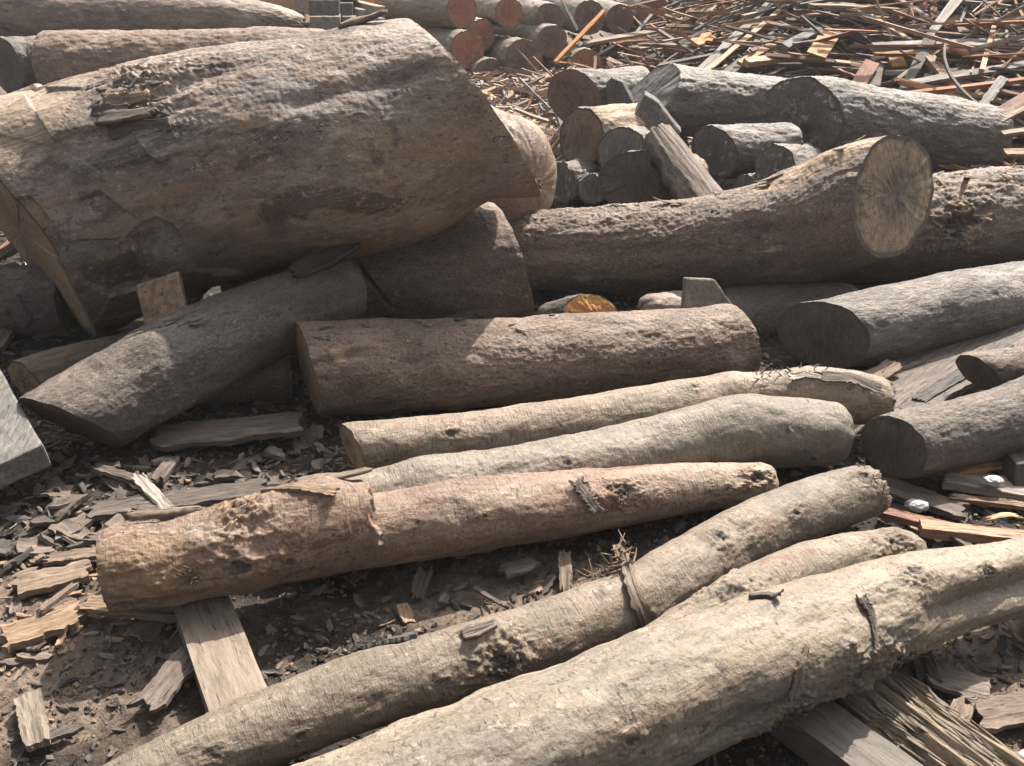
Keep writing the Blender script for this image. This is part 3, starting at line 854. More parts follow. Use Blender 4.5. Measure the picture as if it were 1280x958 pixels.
f4, f4s, f4r = log([(132, 714, 52, 'b', .092), (215, 702, 52, 'b', .095), (300, 685, 56, 'b', .09), (380, 672, 52, 'b', .085), (450, 664, 46, 'b', .07), (600, 643, 46, 'b', .05), (720, 628, 41, 'b', .04), (850, 612, 32, 'b', .03), (968, 602, 24, 'b', .03)],
    M['red'], (M['f_brown'], M['red']), 'reddish-brown log propped on a sawn beam, with a torn flare near its thick end',
    style='red', ends=('cut', 'round'), rounding=0.8, tilt=((0.0, 0.06), (0, 0)), res=1.35, maxn=(800, 260),
    knots=[(0.165, 75, 0.30), (0.185, 8, 0.36), (0.225, 84, 0.2), (0.715, 52, 0.30), (0.255, 100, 0.10), (0.95, 45, 0.3), (0.505, 60, 0.08)],
    steps=[(0.345, 15, 58, 0.58, 0.18)], bumps=[(0.19, 5, 0.20, 0.9, 0.6), (0.275, 0, 0.16, 0.9, 0.5), (0.40, 10, -0.10, 0.7, 0.6), (0.165, 78, 0.08, 0.6, 0.6), (0.07, 100, 0.05, 0.5, 1)],
    wears=[(0.05, 60, 0.09, 70, 0.85), (0.17, 0, 0.05, 45, 0.65), (0.2, 90, 0.05, 35, 0.35), (0.42, 15, 0.1, 30, 0.4)], rough_patch=[(0.06, 90, 0.07, 80, 2.2), (0.18, 10, 0.05, 50, 3.0), (0.715, 50, 0.03, 30, 3)])
an = [f4s(0.175 + 0.012 * a, 6 + 14 * b) for a in range(-2, 3) for b in (-2, -1, 0, 1, 2)]
fibres(f4, 'torn_fibres', M['b_tan'], an, rng, 70, 0.03, 0.0035, along=1.0, spread=0.7, lift=0.12)
an = [f4s(0.105 + 0.006 * a, 82 + 6 * b) for a in (-1, 0, 1) for b in (-1, 0, 1)]
fibres(f4, 'torn_fibres', M['b_tan'], an, rng, 26, 0.045, 0.006, along=0.7, spread=1.0, lift=0.35)
an = [f4s(0.715 + 0.005 * a, 52 + 8 * b) for a in (-2, -1, 0, 1, 2) for b in (-1, 0, 1, 2)]
fibres(f4, 'torn_fibres', M['b_slab'], an, rng, 40, 0.025, 0.006, along=0.6, spread=0.9, lift=0.25)
flap(f4, 'bark_flap', M['b_tan'], f4s, 0.25, 350, 0.22, 0.05, 0.02, 0.03, 1, 0.010, 0.1, seed=3)
flap(f4, 'bark_flap', M['b_tan'], f4s, 0.13, 338, 0.2, 0.03, 0.0, 0.12, -1, 0.018, 0.2, seed=8)

f5, f5s, f5r = log([(360, 655, 36, 'b', .03), (420, 638, 40, 'b', .03), (520, 618, 42, 'b', .03), (650, 598, 42, 'b', .03), (800, 568, 42, 'b', .03), (925, 542, 47, 'b', .03), (1000, 541, 42, 'b', .03), (1062, 543, 40, 'b', .03)],
    M['grey'], (M['f_tan'], M['f_tan']), 'smooth greyish log swelling to a rounded butt, lying just behind the reddish log',
    style='pale', ends=('cut', 'round'), rounding=0.55, res=1.35, maxn=(800, 240),
    bumps=[(0.80, 10, 0.10, 0.8, 0.9), (0.22, 350, 0.12, 0.6, 0.6)], knots=[(0.45, 45, 0.14), (0.86, 60, 0.12), (0.92, 110, 0.12)],
    rough_patch=[(0.35, 30, 0.2, 60, 1.2)])
f6, f6s, f6r = log([(440, 561, 33, 'b', .03), (600, 546, 33, 'b', .035), (780, 520, 33, 'b', .05), (900, 499, 31, 'b', .06), (1000, 496, 33, 'b', .06), (1060, 497, 34, 'b', .06), (1108, 503, 27, 'b', .06)],
    M['pale'], (M['f_tan'], M['f_brown']), 'pale log with a clean sawn end and shredded bark towards its far end',
    style='pale', ends=('cut', 'broken'), tilt=((-0.1, 0.42), (0.0, 0)), res=1.35, maxn=(800, 200),
    knots=[(0.17, 45, 0.22), (0.62, 20, 0.16), (0.36, 60, 0.1)], bumps=[(0.86, 0, 0.2, 1.0, 0.8), (0.71, 10, 0.14, 0.5, 0.8), (0.93, 30, 0.15, 0.5, 0.8)],
    wears=[(0.97, 40, 0.03, 90, 0.7)], rough_patch=[(0.85, 20, 0.12, 70, 2.2)])
an = [f6s(0.80 + 0.02 * a, 350 + 12 * b) for a in range(-2, 5) for b in (-1, 0, 1, 2)]
fibres(f6, 'torn_fibres', M['b_slab'], an, rng, 40, 0.03, 0.006, along=0.8, spread=0.5, lift=0.6)

ribbon(f1, 'bark_flap', M['b_slab'], f1s, [(1078, 752), (1088, 772), (1090, 803)], 0.03, 0.012, seed=2)
ribbon(f1, 'bark_flap', M['b_slab'], f1s, [(975, 752), (960, 746), (940, 748)], 0.022, 0.02, seed=3, ends_up=(0.02, 0))
ribbon(f1, 'bark_flap', M['b_tan'], f1s, [(1005, 806), (1000, 840), (990, 868)], 0.012, 0.03, seed=5)
ribbon(f4, 'bark_flap', M['b_slab'], f4s, [(722, 605), (735, 622), (742, 636)], 0.05, 0.035, seed=6, ends_up=(0.008, 0.006), tatter=0.6)
ribbon(f4, 'bark_flap', M['b_tan'], f4s, [(330, 612), (370, 611), (415, 618)], 0.03, 0.04, seed=7, ends_up=(0.0, 0.012), th=0.01)
ribbon(f3, 'bark_flap', M['b_slab'], f3s, [(455, 812), (480, 800), (515, 796)], 0.03, 0.045, seed=8, th=0.01)
ribbon(f6, 'bark_flap', M['b_tan'], f6s, [(1030, 470), (1065, 476), (1095, 490)], 0.05, 0.035, seed=9, ends_up=(0, 0.02))
ribbon(f6, 'bark_flap', M['w_grey'], f6s, [(985, 476), (1005, 470), (1030, 474)], 0.03, 0.02, seed=10, ends_up=(0.03, 0.0))

# ---- middle
m1, m1s, m1r = log([(384, 462, 60, 'b', .0), (520, 457, 57, 'b', .0), (650, 452, 54, 'b', .0), (780, 441, 51, 'b', .0), (870, 431, 47, 'b', .0), (922, 427, 43, 'b', .0)],
    M['brown'], (M['f_brown'], M['f_black']), 'thick dark-brown rough log lying in the middle, with a small wedge block on its top',
    style='brown', tilt=((-0.1, 0.3), (-0.2, 0.2)), res=1.4,
    bumps=[(0.95, 130, 0.35, 0.35, 0.5), (0.97, 0, 0.1, 0.5, 0.6), (0.1, 20, 0.06, 0.6, 0.5)], grooves=[(0.0, 0.12, 60, 45, 0.1, 0.10), (0.0, 0.2, 10, 5, 0.1, 0.08)],
    wears=[(0.06, 50, 0.05, 30, 0.5), (0.75, 0, 0.2, 20, 0.4)], maxn=(560, 280))
an = [m1s(0.05 + 0.1 * a, 0 + 12 * b) for a in range(0, 6) for b in (-1, 0, 1, 2)]
fibres(m1, 'bark_shred', M['b_slab'], an, rng, 26, 0.06, 0.018, along=1.0, spread=0.5, lift=0.12, each=True)
m2, m2s, m2r = log([(88, 528, 57, 'd', 3.58), (150, 490, 58, 'd', 3.70), (230, 448, 57, 'd', 3.84), (330, 402, 51, 'd', 4.02), (432, 361, 41, 'd', 4.2)],
    M['dark'], (M['f_black'], M['f_dark']), 'dark log slanting up under the giant log, its low end cut off obliquely',
    style='dark', tilt=((-0.5, 0.26), (0.15, 0.2)), res=1.4, wears=[(0.15, 60, 0.2, 60, 0.42)], bumps=[(0.9, 10, 0.08, 0.5, 0.5), (0.25, 120, 0.08, 1.0, 0.4)], maxn=(480, 260))
flap(m2, 'bark_flap', M['c_dark'], m2s, 0.82, 15, 0.3, 0.10, 0.05, 0.12, 1, 0.02, 0.2, seed=2)
an = [m2s(0.45 + 0.04 * a, 20 + 10 * b) for a in range(-3, 3) for b in (-1, 0, 1)]
fibres(m2, 'bark_shred', M['b_slab'], an, rng, 16, 0.08, 0.012, along=1.0, spread=0.3, lift=0.06, each=True)

b1, b1s, b1r = log([(24, 291, 149, 'd', 4.44), (160, 244, 147, 'd', 4.38), (300, 200, 141, 'd', 4.32), (440, 176, 141, 'd', 4.26), (520, 163, 135, 'd', 4.22), (592, 147, 124, 'd', 4.18)],
    M['big'], (M['f_bigend'], M['f_brown']), 'giant weathered log, largest of all, hewn flat at its low end and slant-cut',
    style='big', tilt=((-0.08, 0.70), (-0.36, 0.42)), res=1.4, facet=(0.34, 0.08, 0.032, 4.0), maxn=(640, 480), name='giant_log',
    bumps=[(1.0, 165, -0.14, 0.5, 0.5), (0.62, 75, 0.10, 0.7, 0.5), (0.78, 100, 0.12, 0.6, 0.45), (0.9, 60, -0.05, 0.4, 0.6), (0.68, 0, -0.06, 0.8, 0.5), (0.45, 150, 0.05, 0.5, 0.4)],
    grooves=[(0.30, 0.62, 42, 30, 0.10, 0.05), (0.6, 0.95, 62, 48, 0.07, 0.04), (0.24, 0.4, 55, 50, 0.06, 0.06)],
    wears=[(0.10, 20, 0.20, 44, 0.85), (0.12, 90, 0.2, 40, 0.30), (0.42, 30, 0.1, 14, 0.5), (0.72, 95, 0.18, 38, 0.40), (0.5, 120, 0.25, 25, 0.36)],
    rough_patch=[(0.42, 24, 0.09, 16, 4.5), (0.62, 22, 0.25, 30, 0.5), (0.36, 48, 0.05, 12, 4.0)])
an = [b1s(0.33 + 0.012 * a, 38 + 5 * b) for a in range(-3, 6) for b in range(-3, 4)]
fibres(b1, 'torn_fibres', M['b_slab'], an, rng, 90, 0.05, 0.018, th=0.01, along=0.9, spread=0.6, lift=0.06)
for k, (uu, tt, L, w, rl) in enumerate([(0.265, 52, 0.26, 0.085, 0.3), (0.26, 47, 0.24, 0.06, -0.2), (0.30, 38, 0.2, 0.07, 0.2), (0.265, 42, 0.16, 0.05, 0.1)]):
    flap(b1, 'bark_flap', M['b_slab'] if k % 2 else M['b_tan'], b1s, uu, tt, L, w, 0.02, 0.05, 1, 0.022, 0.06, rl, seed=k * 3.0, across=-0.25)
flap(b1, 'bark_flap', M['b_tan'], b1s, 0.84, 4, 0.2, 0.05, 0.02, 0.04, 1, 0.02, 0.2, seed=3)

b2, _, _ = log([(520, 170, 78, 'd', 5.6), (600, 215, 78, 'd', 5.25), (668, 232, 77, 'd', 5.02)],
    M['red'], (M['f_brown'], M['red']), 'pinkish bark-stripped butt of a log poking out behind the slanted end of the giant log',
    style='bare', ends=('cut', 'round'), rounding=0.6, bumps=[(0.95, 60, 0.08, 0.5, 0.6), (0.9, 150, -0.12, 0.8, 0.8)], grooves=[(0.6, 1.0, 75, 78, 0.12, 0.12)], rough_patch=[(0.95, 30, 0.3, 60, 4.0)])
b3, b3s, _ = log([(300, 352, 78, 'd', 4.75), (450, 343, 79, 'd', 4.72), (560, 338, 80, 'd', 4.70), (636, 336, 77, 'd', 4.68)],
    M['brown'], (M['f_dark'], M['f_dark']), 'short thick dark log wedged under the slanted end of the giant log',
    style='dark', tilt=((0, 0), (-0.12, 0.4)), bumps=[(0.9, 125, 0.12, 0.4, 0.4)], grooves=[(0.46, 0.54, 60, 100, 0.05, 0.2)])
fibres(b3, 'splinter', M['b_slab'], [b3s(0.78, 112)], rng, 1, 0.24, 0.10, th=0.015, along=0.7, spread=0.6, lift=0.2, straight=True)

r2, r2s, _ = log([(985, 302, 56, 'd', 5.3), (1100, 290, 60, 'd', 5.3), (1200, 277, 60, 'd', 5.3), (1300, 268, 59, 'd', 5.32), (1420, 262, 58, 'd', 5.35)],
    M['brown'], (M['f_dark'], M['f_brown']), 'rough brown log with flaky bark, lying behind the sawn-off curved log', style='brown',
    knots=[(0.42, 70, 0.3)], wears=[(0.43, 75, 0.07, 30, 0.6), (0.75, 50, 0.1, 60, 0.45)], rough_patch=[(0.5, 10, 0.3, 40, 2.0)])
an = [r2s(0.3 + 0.06 * a, 0 + 10 * b) for a in range(-1, 7) for b in (-1, 0, 1, 2, 3)]
fibres(r2, 'bark_shred', M['b_tan'], an, rng, 40, 0.09, 0.03, along=0.9, spread=0.6, lift=0.12, each=True)
r1, r1s, _ = log([(610, 316, 46, 'd', 5.3), (700, 313, 50, 'd', 5.12), (770, 312, 53, 'd', 5.06), (870, 305, 57, 'd', 4.98), (970, 289, 65, 'd', 4.88), (1050, 264, 72, 'd', 4.76), (1118, 245, 73, 'd', 4.62)],
    M['brown'], (M['f_dark'], M['f_old']), 'curved brown log rising to a big smoky sawn end with radial cracks', style='brown',
    tilt=((0, 0), (0.12, -0.52)), steps=[(1.2, 320, 25, 0.0, 0.1)], maxn=(480, 300), bumps=[(0.9, 10, 0.1, 0.8, 0.25), (0.75, 150, 0.10, 0.6, 0.4)],
    wears=[(0.84, 14, 0.2, 17, 1.0), (0.75, 90, 0.12, 40, 0.45), (0.5, 75, 0.2, 25, 0.3)], rough_patch=[(0.3, 10, 0.3, 30, 1.6)])
an = [r1s(0.5 + 0.05 * a, 0 + 8 * b) for a in range(-2, 9) for b in (-1, 0, 1)]
fibres(r1, 'bark_shred', M['b_tan'], an, rng, 16, 0.12, 0.025, along=1.0, spread=0.2, lift=0.05, each=True)
r3, r3s, _ = log([(1028, 419, 46, 'b', 0.0), (1100, 406, 47, 'b', 0.0), (1180, 388, 46, 'b', 0.01), (1290, 366, 40, 'b', 0.03), (1400, 345, 36, 'b', 0.05)],
    M['darkgrey'], (M['f_black'], M['f_dark']), 'grey-brown log with a blackened end, in the shade under the curved log', style='dark', tilt=((0.0, 0.75), (0, 0)), bumps=[(0.5, 70, 0.06, 0.8, 0.8)])
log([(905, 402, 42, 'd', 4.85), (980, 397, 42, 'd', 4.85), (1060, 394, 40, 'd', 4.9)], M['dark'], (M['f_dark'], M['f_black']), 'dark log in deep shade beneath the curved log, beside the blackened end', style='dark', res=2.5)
log([(800, 386, 19, 'd', 4.7), (845, 384, 19, 'd', 4.75), (870, 384, 18, 'd', 4.8)], M['bare'], (M['f_redgrey'], M['f_redgrey']), 'small pinkish offcut in the shade behind the small wedge block', 'dark', ends=('round', 'cut'), cat='log', name='log_offcut')

# orange-topped stub behind the middle log
oc = log([(683, 400, 19, 'd', 4.62), (708, 394, 22, 'd', 4.54), (738, 391, 24, 'd', 4.42)], M['dark'], (M['f_dark'], M['f_orange']), 'short log stub with a bright orange cut end, behind the middle log', 'dark', tilt=((0, 0), (-0.55, -0.9)), name='log_stub')[0]

# right-hand logs
s1, s1s, _ = log([(1116, 559, 43, 'b', 0.03), (1180, 546, 42, 'b', 0.035), (1250, 529, 43, 'b', 0.05), (1330, 500, 46, 'b', 0.08), (1420, 462, 48, 'b', 0.1)],
    M['dark'], (M['f_black'], M['f_dark']), 'brown log with a dark sawn end, lowest at the right edge above the plastic litter', style='dark', tilt=((0.0, 0.40), (0, 0)), wears=[(0.2, 0, 0.5, 30, 0.5)])
s2, _, _ = log([(1224, 467, 27, 'b', 0.1), (1290, 458, 26, 'b', 0.12), (1400, 442, 27, 'b', 0.14)],
    M['brown'], (M['f_black'], M['f_dark']), 'thin short log with a black end, behind the brown log at the right edge', style='dark', tilt=((-0.5, 0.55), (0, 0)))

# left-hand pieces
log([(-70, 385, 47, 'd', 4.75), (20, 380, 46, 'd', 4.72), (92, 376, 44, 'd', 4.70)], M['darkgrey'], (M['f_dark'], M['f_dark']), 'dark hewn log end behind the low end of the giant log', style='dark', facet=(1.2, 0.1, 0.03, 8))
log([(30, 476, 28, 'b', 0.0), (90, 458, 27, 'b', 0.0), (160, 441, 25, 'b', 0.0), (230, 428, 23, 'b', 0.0)], M['pale'], (M['f_tan'], M['f_tan']), 'light tan split log half hidden under the slanting dark log', style='dark', ell=0.9, name='split_log', tilt=((-0.1, 0.35), (0, 0)), wears=[(0.1, 20, 0.4, 60, 0.8)])
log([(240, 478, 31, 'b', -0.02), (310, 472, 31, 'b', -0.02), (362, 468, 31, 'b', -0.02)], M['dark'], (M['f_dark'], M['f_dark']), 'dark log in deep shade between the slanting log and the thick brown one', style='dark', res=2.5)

# ---- upper left: two far logs
t1 = log([(-60, 14, 36, 'b', 0.0), (80, 20, 32, 'b', 0.0), (220, 24, 29, 'b', 0.0), (320, 27, 25, 'b', 0.0), (378, 33, 14, 'b', 0.03)], M['big'], (M['f_brown'], M['f_brown']),
    'farthest long grey-brown log, tapering to a frayed tip beside the timber stack', style='far', ends=('cut', 'broken'), wears=[(0.3, 60, 0.2, 50, 0.4), (0.95, 40, 0.08, 60, 0.5)])[0]
t2 = log([(60, 80, 38, 'b', 0.0), (150, 80, 39, 'b', 0.0), (260, 82, 42, 'b', 0.0), (360, 84, 44, 'b', 0.0), (440, 86, 44, 'b', 0.0)], M['red'], (M['f_brown'], M['f_brown']),
    'brown log behind the giant log, with a narrower sawn collar at its end', style='far', wears=[(0.4, 50, 0.3, 60, 0.4)], bumps=[(0.75, 0, 0.08, 1.0, 0.8)])[0]
log([(8, 84, 36, 'b', 0.0), (40, 82, 35, 'b', 0.0), (72, 81, 35, 'b', 0.0)], M['dark'], (M['f_black'], None), '', style='far', root=t2, part='collar', tilt=((0, 0.3), (0, 0)))

# ---- stacked pile, centre right
G = None
def plog(*a, **k): return log(*a, **k)
plog([(718, 123, 35, 'd', 7.4), (760, 120, 33, 'd', 7.5), (800, 117, 32, 'd', 7.65)], M['darkgrey'], (M['f_redgrey'], M['f_dark']), 'log with a broad oval greyish end, topmost beside the wood strips of the heap', 'far', tilt=((-0.1, 0.6), (0, 0)))
plog([(727, 173, 38, 'd', 6.85), (770, 170, 37, 'd', 6.9), (815, 166, 36, 'd', 7.0)], M['brown'], (M['f_brown'], M['f_dark']), 'log with a brown cracked end and bare pale top, under the oval-ended log', 'far', tilt=((0.15, 0.45), (0, 0)), wears=[(0.5, 20, 0.6, 60, 0.9)])
plog([(777, 192, 33, 'd', 6.5), (800, 190, 33, 'd', 6.9), (830, 188, 33, 'd', 7.4)], M['darkgrey'], (M['f_grey'], M['f_dark']), 'round grey log end with white stains, amid the grey pile', 'far', tilt=((0, 0.0), (0, 0)))
plog([(808, 124, 42, 'd', 7.15), (850, 126, 41, 'd', 7.2), (910, 131, 39, 'd', 7.25), (990, 140, 38, 'd', 7.3)], M['darkgrey'], (M['f_grey'], M['f_dark']), 'dark grey log with a sharp slanting notch cut at its end, atop the pile', 'far', tilt=((0.75, 0.25), (0, 0)))
plog([(796, 226, 38, 'd', 6.15), (825, 226, 36, 'd', 6.3), (860, 226, 34, 'd', 6.5)], M['brown'], (M['f_black'], M['f_dark']), 'half-round split log with a dark flat end, lowest at the front of the grey pile', 'far', tilt=((0.15, 0.75), (0, 0)))
plog([(740, 237, 19, 'd', 6.4), (752, 236, 20, 'd', 6.7), (765, 235, 20, 'd', 7.0)], M['darkgrey'], (M['f_grey'], M['f_dark']), 'small grey white-stained log end low in the pile beside the half-round log', 'far')
plog([(700, 230, 27, 'd', 6.7), (718, 230, 27, 'd', 6.75), (745, 230, 26, 'd', 6.9)], M['darkgrey'], (M['f_dark'], M['f_dark']), 'dark grey block of log at the foot of the pile, next to the pinkish butt', 'far', facet=(1.2, 0.1, 0.03, 8), tilt=((0, 0.4), (0, 0)))
plog([(893, 191, 32, 'd', 6.7), (930, 189, 32, 'd', 6.75), (985, 188, 33, 'd', 6.85)], M['darkgrey'], (M['f_dark'], M['f_dark']), 'log with a dark oval end and pale top, below the chalk-marked log', 'far', tilt=((-0.1, 0.55), (0, 0)), wears=[(0.5, 0, 0.5, 40, 0.5)])
plog([(968, 208, 27, 'd', 6.35), (985, 208, 27, 'd', 6.6), (1003, 207, 27, 'd', 6.85)], M['darkgrey'], (M['f_dark'], M['f_dark']), 'small grey end of a log with a broken top, just under the big chalk-marked log', 'far')
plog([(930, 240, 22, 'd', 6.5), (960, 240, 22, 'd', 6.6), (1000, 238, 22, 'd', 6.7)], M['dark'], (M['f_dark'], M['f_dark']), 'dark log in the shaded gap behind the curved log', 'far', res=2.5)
p12 = plog([(1000, 149, 51, 'd', 6.95), (1040, 150, 48, 'd', 7.05), (1110, 158, 44, 'd', 7.2), (1180, 167, 43, 'd', 7.3), (1246, 175, 39, 'd', 7.4)], M['darkgrey'], (M['f_dark'], M['f_dark']), 'big grey log with a chalk mark on its dark round end, atop the pile', 'far',
    ends=('cut', 'round'), rounding=0.3, tilt=((-0.08, 0.55), (0, 0)), wears=[(0.75, 20, 0.15, 25, 0.8), (0.25, 10, 0.1, 30, 0.5)], bumps=[(0.9, 60, 0.06, 0.4, 0.5)])[0]

# ---- far stack of reddish-ended logs
far_group = 'logs of the far stack with sawn round ends'
FAR = [((578, 13), 21, 11.2, (-88, -2), 'f_red', 'topmost log of the far stack with a reddish round end, first from the timber stack'),
       ((636, 16), 18, 11.25, (-60, -10), 'f_red', 'far log with a cracked reddish end, second from the timber stack'),
       ((687, 24), 19, 11.3, (-60, -12), 'f_redgrey', 'far log with a grey end, third from the timber stack'),
       ((737, 22), 21, 11.5, (-60, -14), 'f_redgrey', 'far log with a large dark reddish end leaning on the scrap heap'),
       ((775, 24), 18, 11.6, (-50, -12), 'f_redgrey', 'far log with a narrow brownish end beside the large dark one'),
       ((816, 14), 20, 11.7, (-50, -12), 'f_red', 'far log with a deep red-brown end, nearest the scrap heap'),
       ((601, 45), 20, 11.35, (-60, -10), 'f_red', 'far log with a pinkish shaded end, set back in the second row'),
       ((584, 63), 23, 11.0, (-60, -10), 'f_red', 'far log with a bright reddish end beside the slanted end of the giant log'),
       ((690, 52), 20, 11.1, (-60, -10), 'f_redgrey', 'far log with a grey-pink end in the second row'),
       ((655, 74), 24, 10.9, (-55, -6), 'f_redgrey', 'far log with a large grey-pink end, lowest row, its top side bare and pale'),
       ((612, 96), 22, 11.0, (-50, -8), 'f_redgrey', 'far log with a dull red end at the bottom of the stack'),
       ((733, 82), 20, 11.2, (-40, -8), 'f_red', 'far log end half buried in pale scrap under the leaning stick')]
for (cx, cy), r, d, (dx, dy), fm, lab in FAR:
    log([(cx, cy, r, 'd', d), (cx + dx * .5, cy + dy * .5, r, 'd', d + 0.9), (cx + dx, cy + dy, r * .95, 'd', d + 1.8)], M['pale'] if fm == 'f_red' else M['grey'], (M[fm], M['f_brown']), lab, style='far', group=far_group, res=1.3)

for args in REPORT: print('LOG', args)
# ================================================================== BLOCKS, BEAMS, SLABS
prism('wedge_block', [(170, 357), (222, 339), (233, 387), (181, 408)], 3.86, 0.10, M['w_yellow'], 'yellow-brown wooden wedge jammed between the giant log and the slanting dark log', 'wedge', dirv=(-0.25, 1, -0.35))
prism('wedge_block', [(857, 347), (893, 349), (920, 386), (854, 388)], 4.32, 0.08, M['w_beam'], 'small grey wooden wedge block standing on the thick brown log', 'wedge', dirv=(0, 1, -0.36))
prism('wood_slab', [(-60, 440), (-8, 446), (53, 556), (-20, 590), (-90, 600)], [3.75, 3.75, 3.3, 3.22, 3.2], 0.10, M['w_grey'], 'smooth grey slab of wood cut off by the edge, below the slanting log', 'slab', dirv=(0, 0.25, -1))
prism('bark_slab', [(783, 163), (806, 118), (822, 128), (852, 166), (846, 172), (800, 168)], 6.75, 0.08, M['w_dark'], 'dark triangular bark slab leaning in front of the notched grey log', 'bark slab', dirv=(0.1, 1, 0.2))
prism('bark_slab', [(759, 132), (757, 104), (764, 97), (778, 103), (794, 132)], 7.2, 0.08, M['w_dark'], 'small dark upright bark slab between the oval-ended and the notched log', 'bark slab', dirv=(0.3, 1, 0))
p = strip('bark_piece', at_depth(824, 164, 6.15), at_depth(893, 250, 5.75), 0.26, 0.10, M['b_slab'], 'curved grey-brown piece of bark with frayed edges leaning on the half-round log', 'bark piece',
      upv=-FWD + np.array([0.3, 0, 0.8]), curl=-0.35, n=60, m=40, rough=0.006, cnoise=3, aniso=18, jag=0.05, ragged=0.12, smooth_=True, taper=(0.8, 1.15))

# sawn beams under the front logs
def beam(px0, px1, z, w, th, lab, mat='w_beam'):
    a = on_height(*px0, z); b = on_height(*px1, z)
    a[2] -= th / 2; b[2] -= th / 2
    return strip('sawn_beam', a, b, w, th, M[mat], lab, 'beam', n=60, m=10, rough=0.0025, cnoise=5)
beam((228, 690), (322, 935), 0.092, 0.150, 0.085, 'dusty sawn beam lying under the reddish log and the long pale log')
beam((985, 868), (1190, 1015), 0.092, 0.135, 0.085, 'dusty sawn beam sticking out from under the thick forked log')

# squared timbers far at the back
TB = [(386, 424, 0, 20, 12.3, 'w_dark', 'dark squared timber end, upper one beside the far tapering log'),
      (387, 425, 21, 45, 12.2, 'w_beam', 'grey squared timber end, lower one beside the far tapering log'),
      (419, 441, 4, 20, 12.5, 'w_dark', 'dark squared timber end, in the middle of the timber stack'),
      (427, 446, 21, 42, 12.4, 'w_beam', 'brownish squared timber end under the dark timber end'),
      (448, 468, 12, 38, 12.5, 'w_grey', 'small grey squared timber end beside the bright beams'),
      (469, 482, 8, 22, 12.3, 'w_pale', 'bright freshly sawn beam pointing away, with a square end, nearest the far logs'),
      (452, 467, -1, 10, 12.9, 'w_orange', 'orange-sided sawn beam pointing away behind the square ends'),
      (483, 495, 2, 18, 12.7, 'w_pale', 'pale sawn beam pointing away, next to the topmost far log'),
      (470, 482, 23, 36, 12.2, 'w_grey', 'grey timber end low under the bright sawn beam'),
      (395, 450, -14, -2, 12.6, 'w_pale', 'pale wide board on top of the timber stack')]
for x0, x1, y0, y1, d, mt, lab in TB:
    prism('squared_timber', [(x0, y1), (x0, y0), (x1, y0), (x1, y1)], d, 2.6, M[mt], lab, 'timber', group='squared timbers stacked at the back', dirv=(-0.12 if x0 < 440 else -0.55, 1, 0.0), bevel=0.012)
prism('squared_timber', [(325, 30), (325, -4), (380, -4), (380, 30)], 14.6, 1.6, M['w_orange'], 'broad orange board end showing behind the far tapering log', 'timber', group='squared timbers stacked at the back')

# bark slabs and planks on the right
def slab(px0, z0, px1, z1, w, th, mat, lab, name='bark_slab', cat='bark slab', **kw):
    kw.setdefault('n', 40); kw.setdefault('m', 10); kw.setdefault('rough', 0.004); kw.setdefault('cnoise', 8); kw.setdefault('aniso', 8); kw.setdefault('jag', 0.03); kw.setdefault('ragged', 0.10); kw.setdefault('chip', 0.9 * kw['ragged']); kw.setdefault('seed', px0[0] * 0.137 + px0[1])
    return strip(name, on_height(*px0, z0), on_height(*px1, z1), w, th * 0.75, M[mat], lab, cat, smooth_=False, **kw)
slab((1105, 518), 0.04, (1330, 370), 0.12, 0.30, 0.035, 'b_pink', 'broad pinkish-grey slab of bark slanting down beside the thin black-ended log', roll=-0.15)
slab((1150, 500), 0.075, (1260, 430), 0.12, 0.06, 0.015, 'b_slab', 'loose dark strip of bark lying on the broad pinkish slab')
slab((1125, 512), 0.06, (1190, 470), 0.085, 0.05, 0.012, 'b_pink', 'short loose strip at the low end of the broad pinkish slab')
slab((1130, 525), 0.03, (1300, 440), 0.05, 0.22, 0.03, 'b_slab', 'narrow grey bark slab in front of the broad pinkish slab', roll=0.1)
slab((1095, 470), 0.04, (1195, 420), 0.06, 0.07, 0.03, 'b_slab', 'splintery grey strip of bark against the grey-brown log')
slab((1130, 462), 0.05, (1250, 408), 0.09, 0.03, 0.02, 'b_tan', 'thin tan lath lying along the broad bark slab', name='lath', cat='lath', ragged=0.05)
slab((1085, 475), 0.05, (1120, 455), 0.09, 0.09, 0.02, 'b_tan', 'curled tan scrap of bark beside the shredded end of the pale log')
slab((1100, 640), 0.03, (1215, 668), 0.03, 0.045, 0.03, 'w_red', 'brown batten end beside the broken tip of the long pale log', name='batten', cat='batten', ragged=0.02, jag=0.005)
slab((1150, 660), 0.035, (1300, 676), 0.035, 0.055, 0.045, 'w_orange', 'fresh orange-tan batten lying by the forked log, near the plastic litter', name='batten', cat='batten', ragged=0.0, jag=0.0)
slab((1165, 655), 0.03, (1235, 700), 0.03, 0.016, 0.012, 'b_slab', 'thin dark stick crossing under the orange-tan batten', name='stick', cat='stick')
slab((1185, 598), 0.03, (1330, 622), 0.03, 0.11, 0.04, 'w_grey', 'weathered grey board under the crumpled white plastic', name='board', cat='board', ragged=0.04)
slab((1190, 622), 0.02, (1290, 634), 0.02, 0.035, 0.02, 'b_tan', 'light tan strip of bark in front of the grey board', n=20)
slab((1085, 600), 0.02, (1200, 640), 0.01, 0.10, 0.025, 'b_slab', 'dark grey bark strip below the dark sawn end', n=30)
slab((1080, 556), 0.03, (1106, 590), 0.02, 0.03, 0.02, 'w_red', 'red-brown lath between the grey butt and the dark sawn end', name='lath', cat='lath', n=12)
prism('wood_block', [(1268, 613), (1270, 580), (1320, 578), (1320, 614)], 3.42, 0.10, M['w_dark'], 'grey block of wood at the edge under the brown log', 'block')
slab((1205, 588), 0.05, (1262, 578), 0.06, 0.05, 0.015, 'w_yellow', 'crumbly yellow-tan strip of wood under the brown log', ragged=0.16)

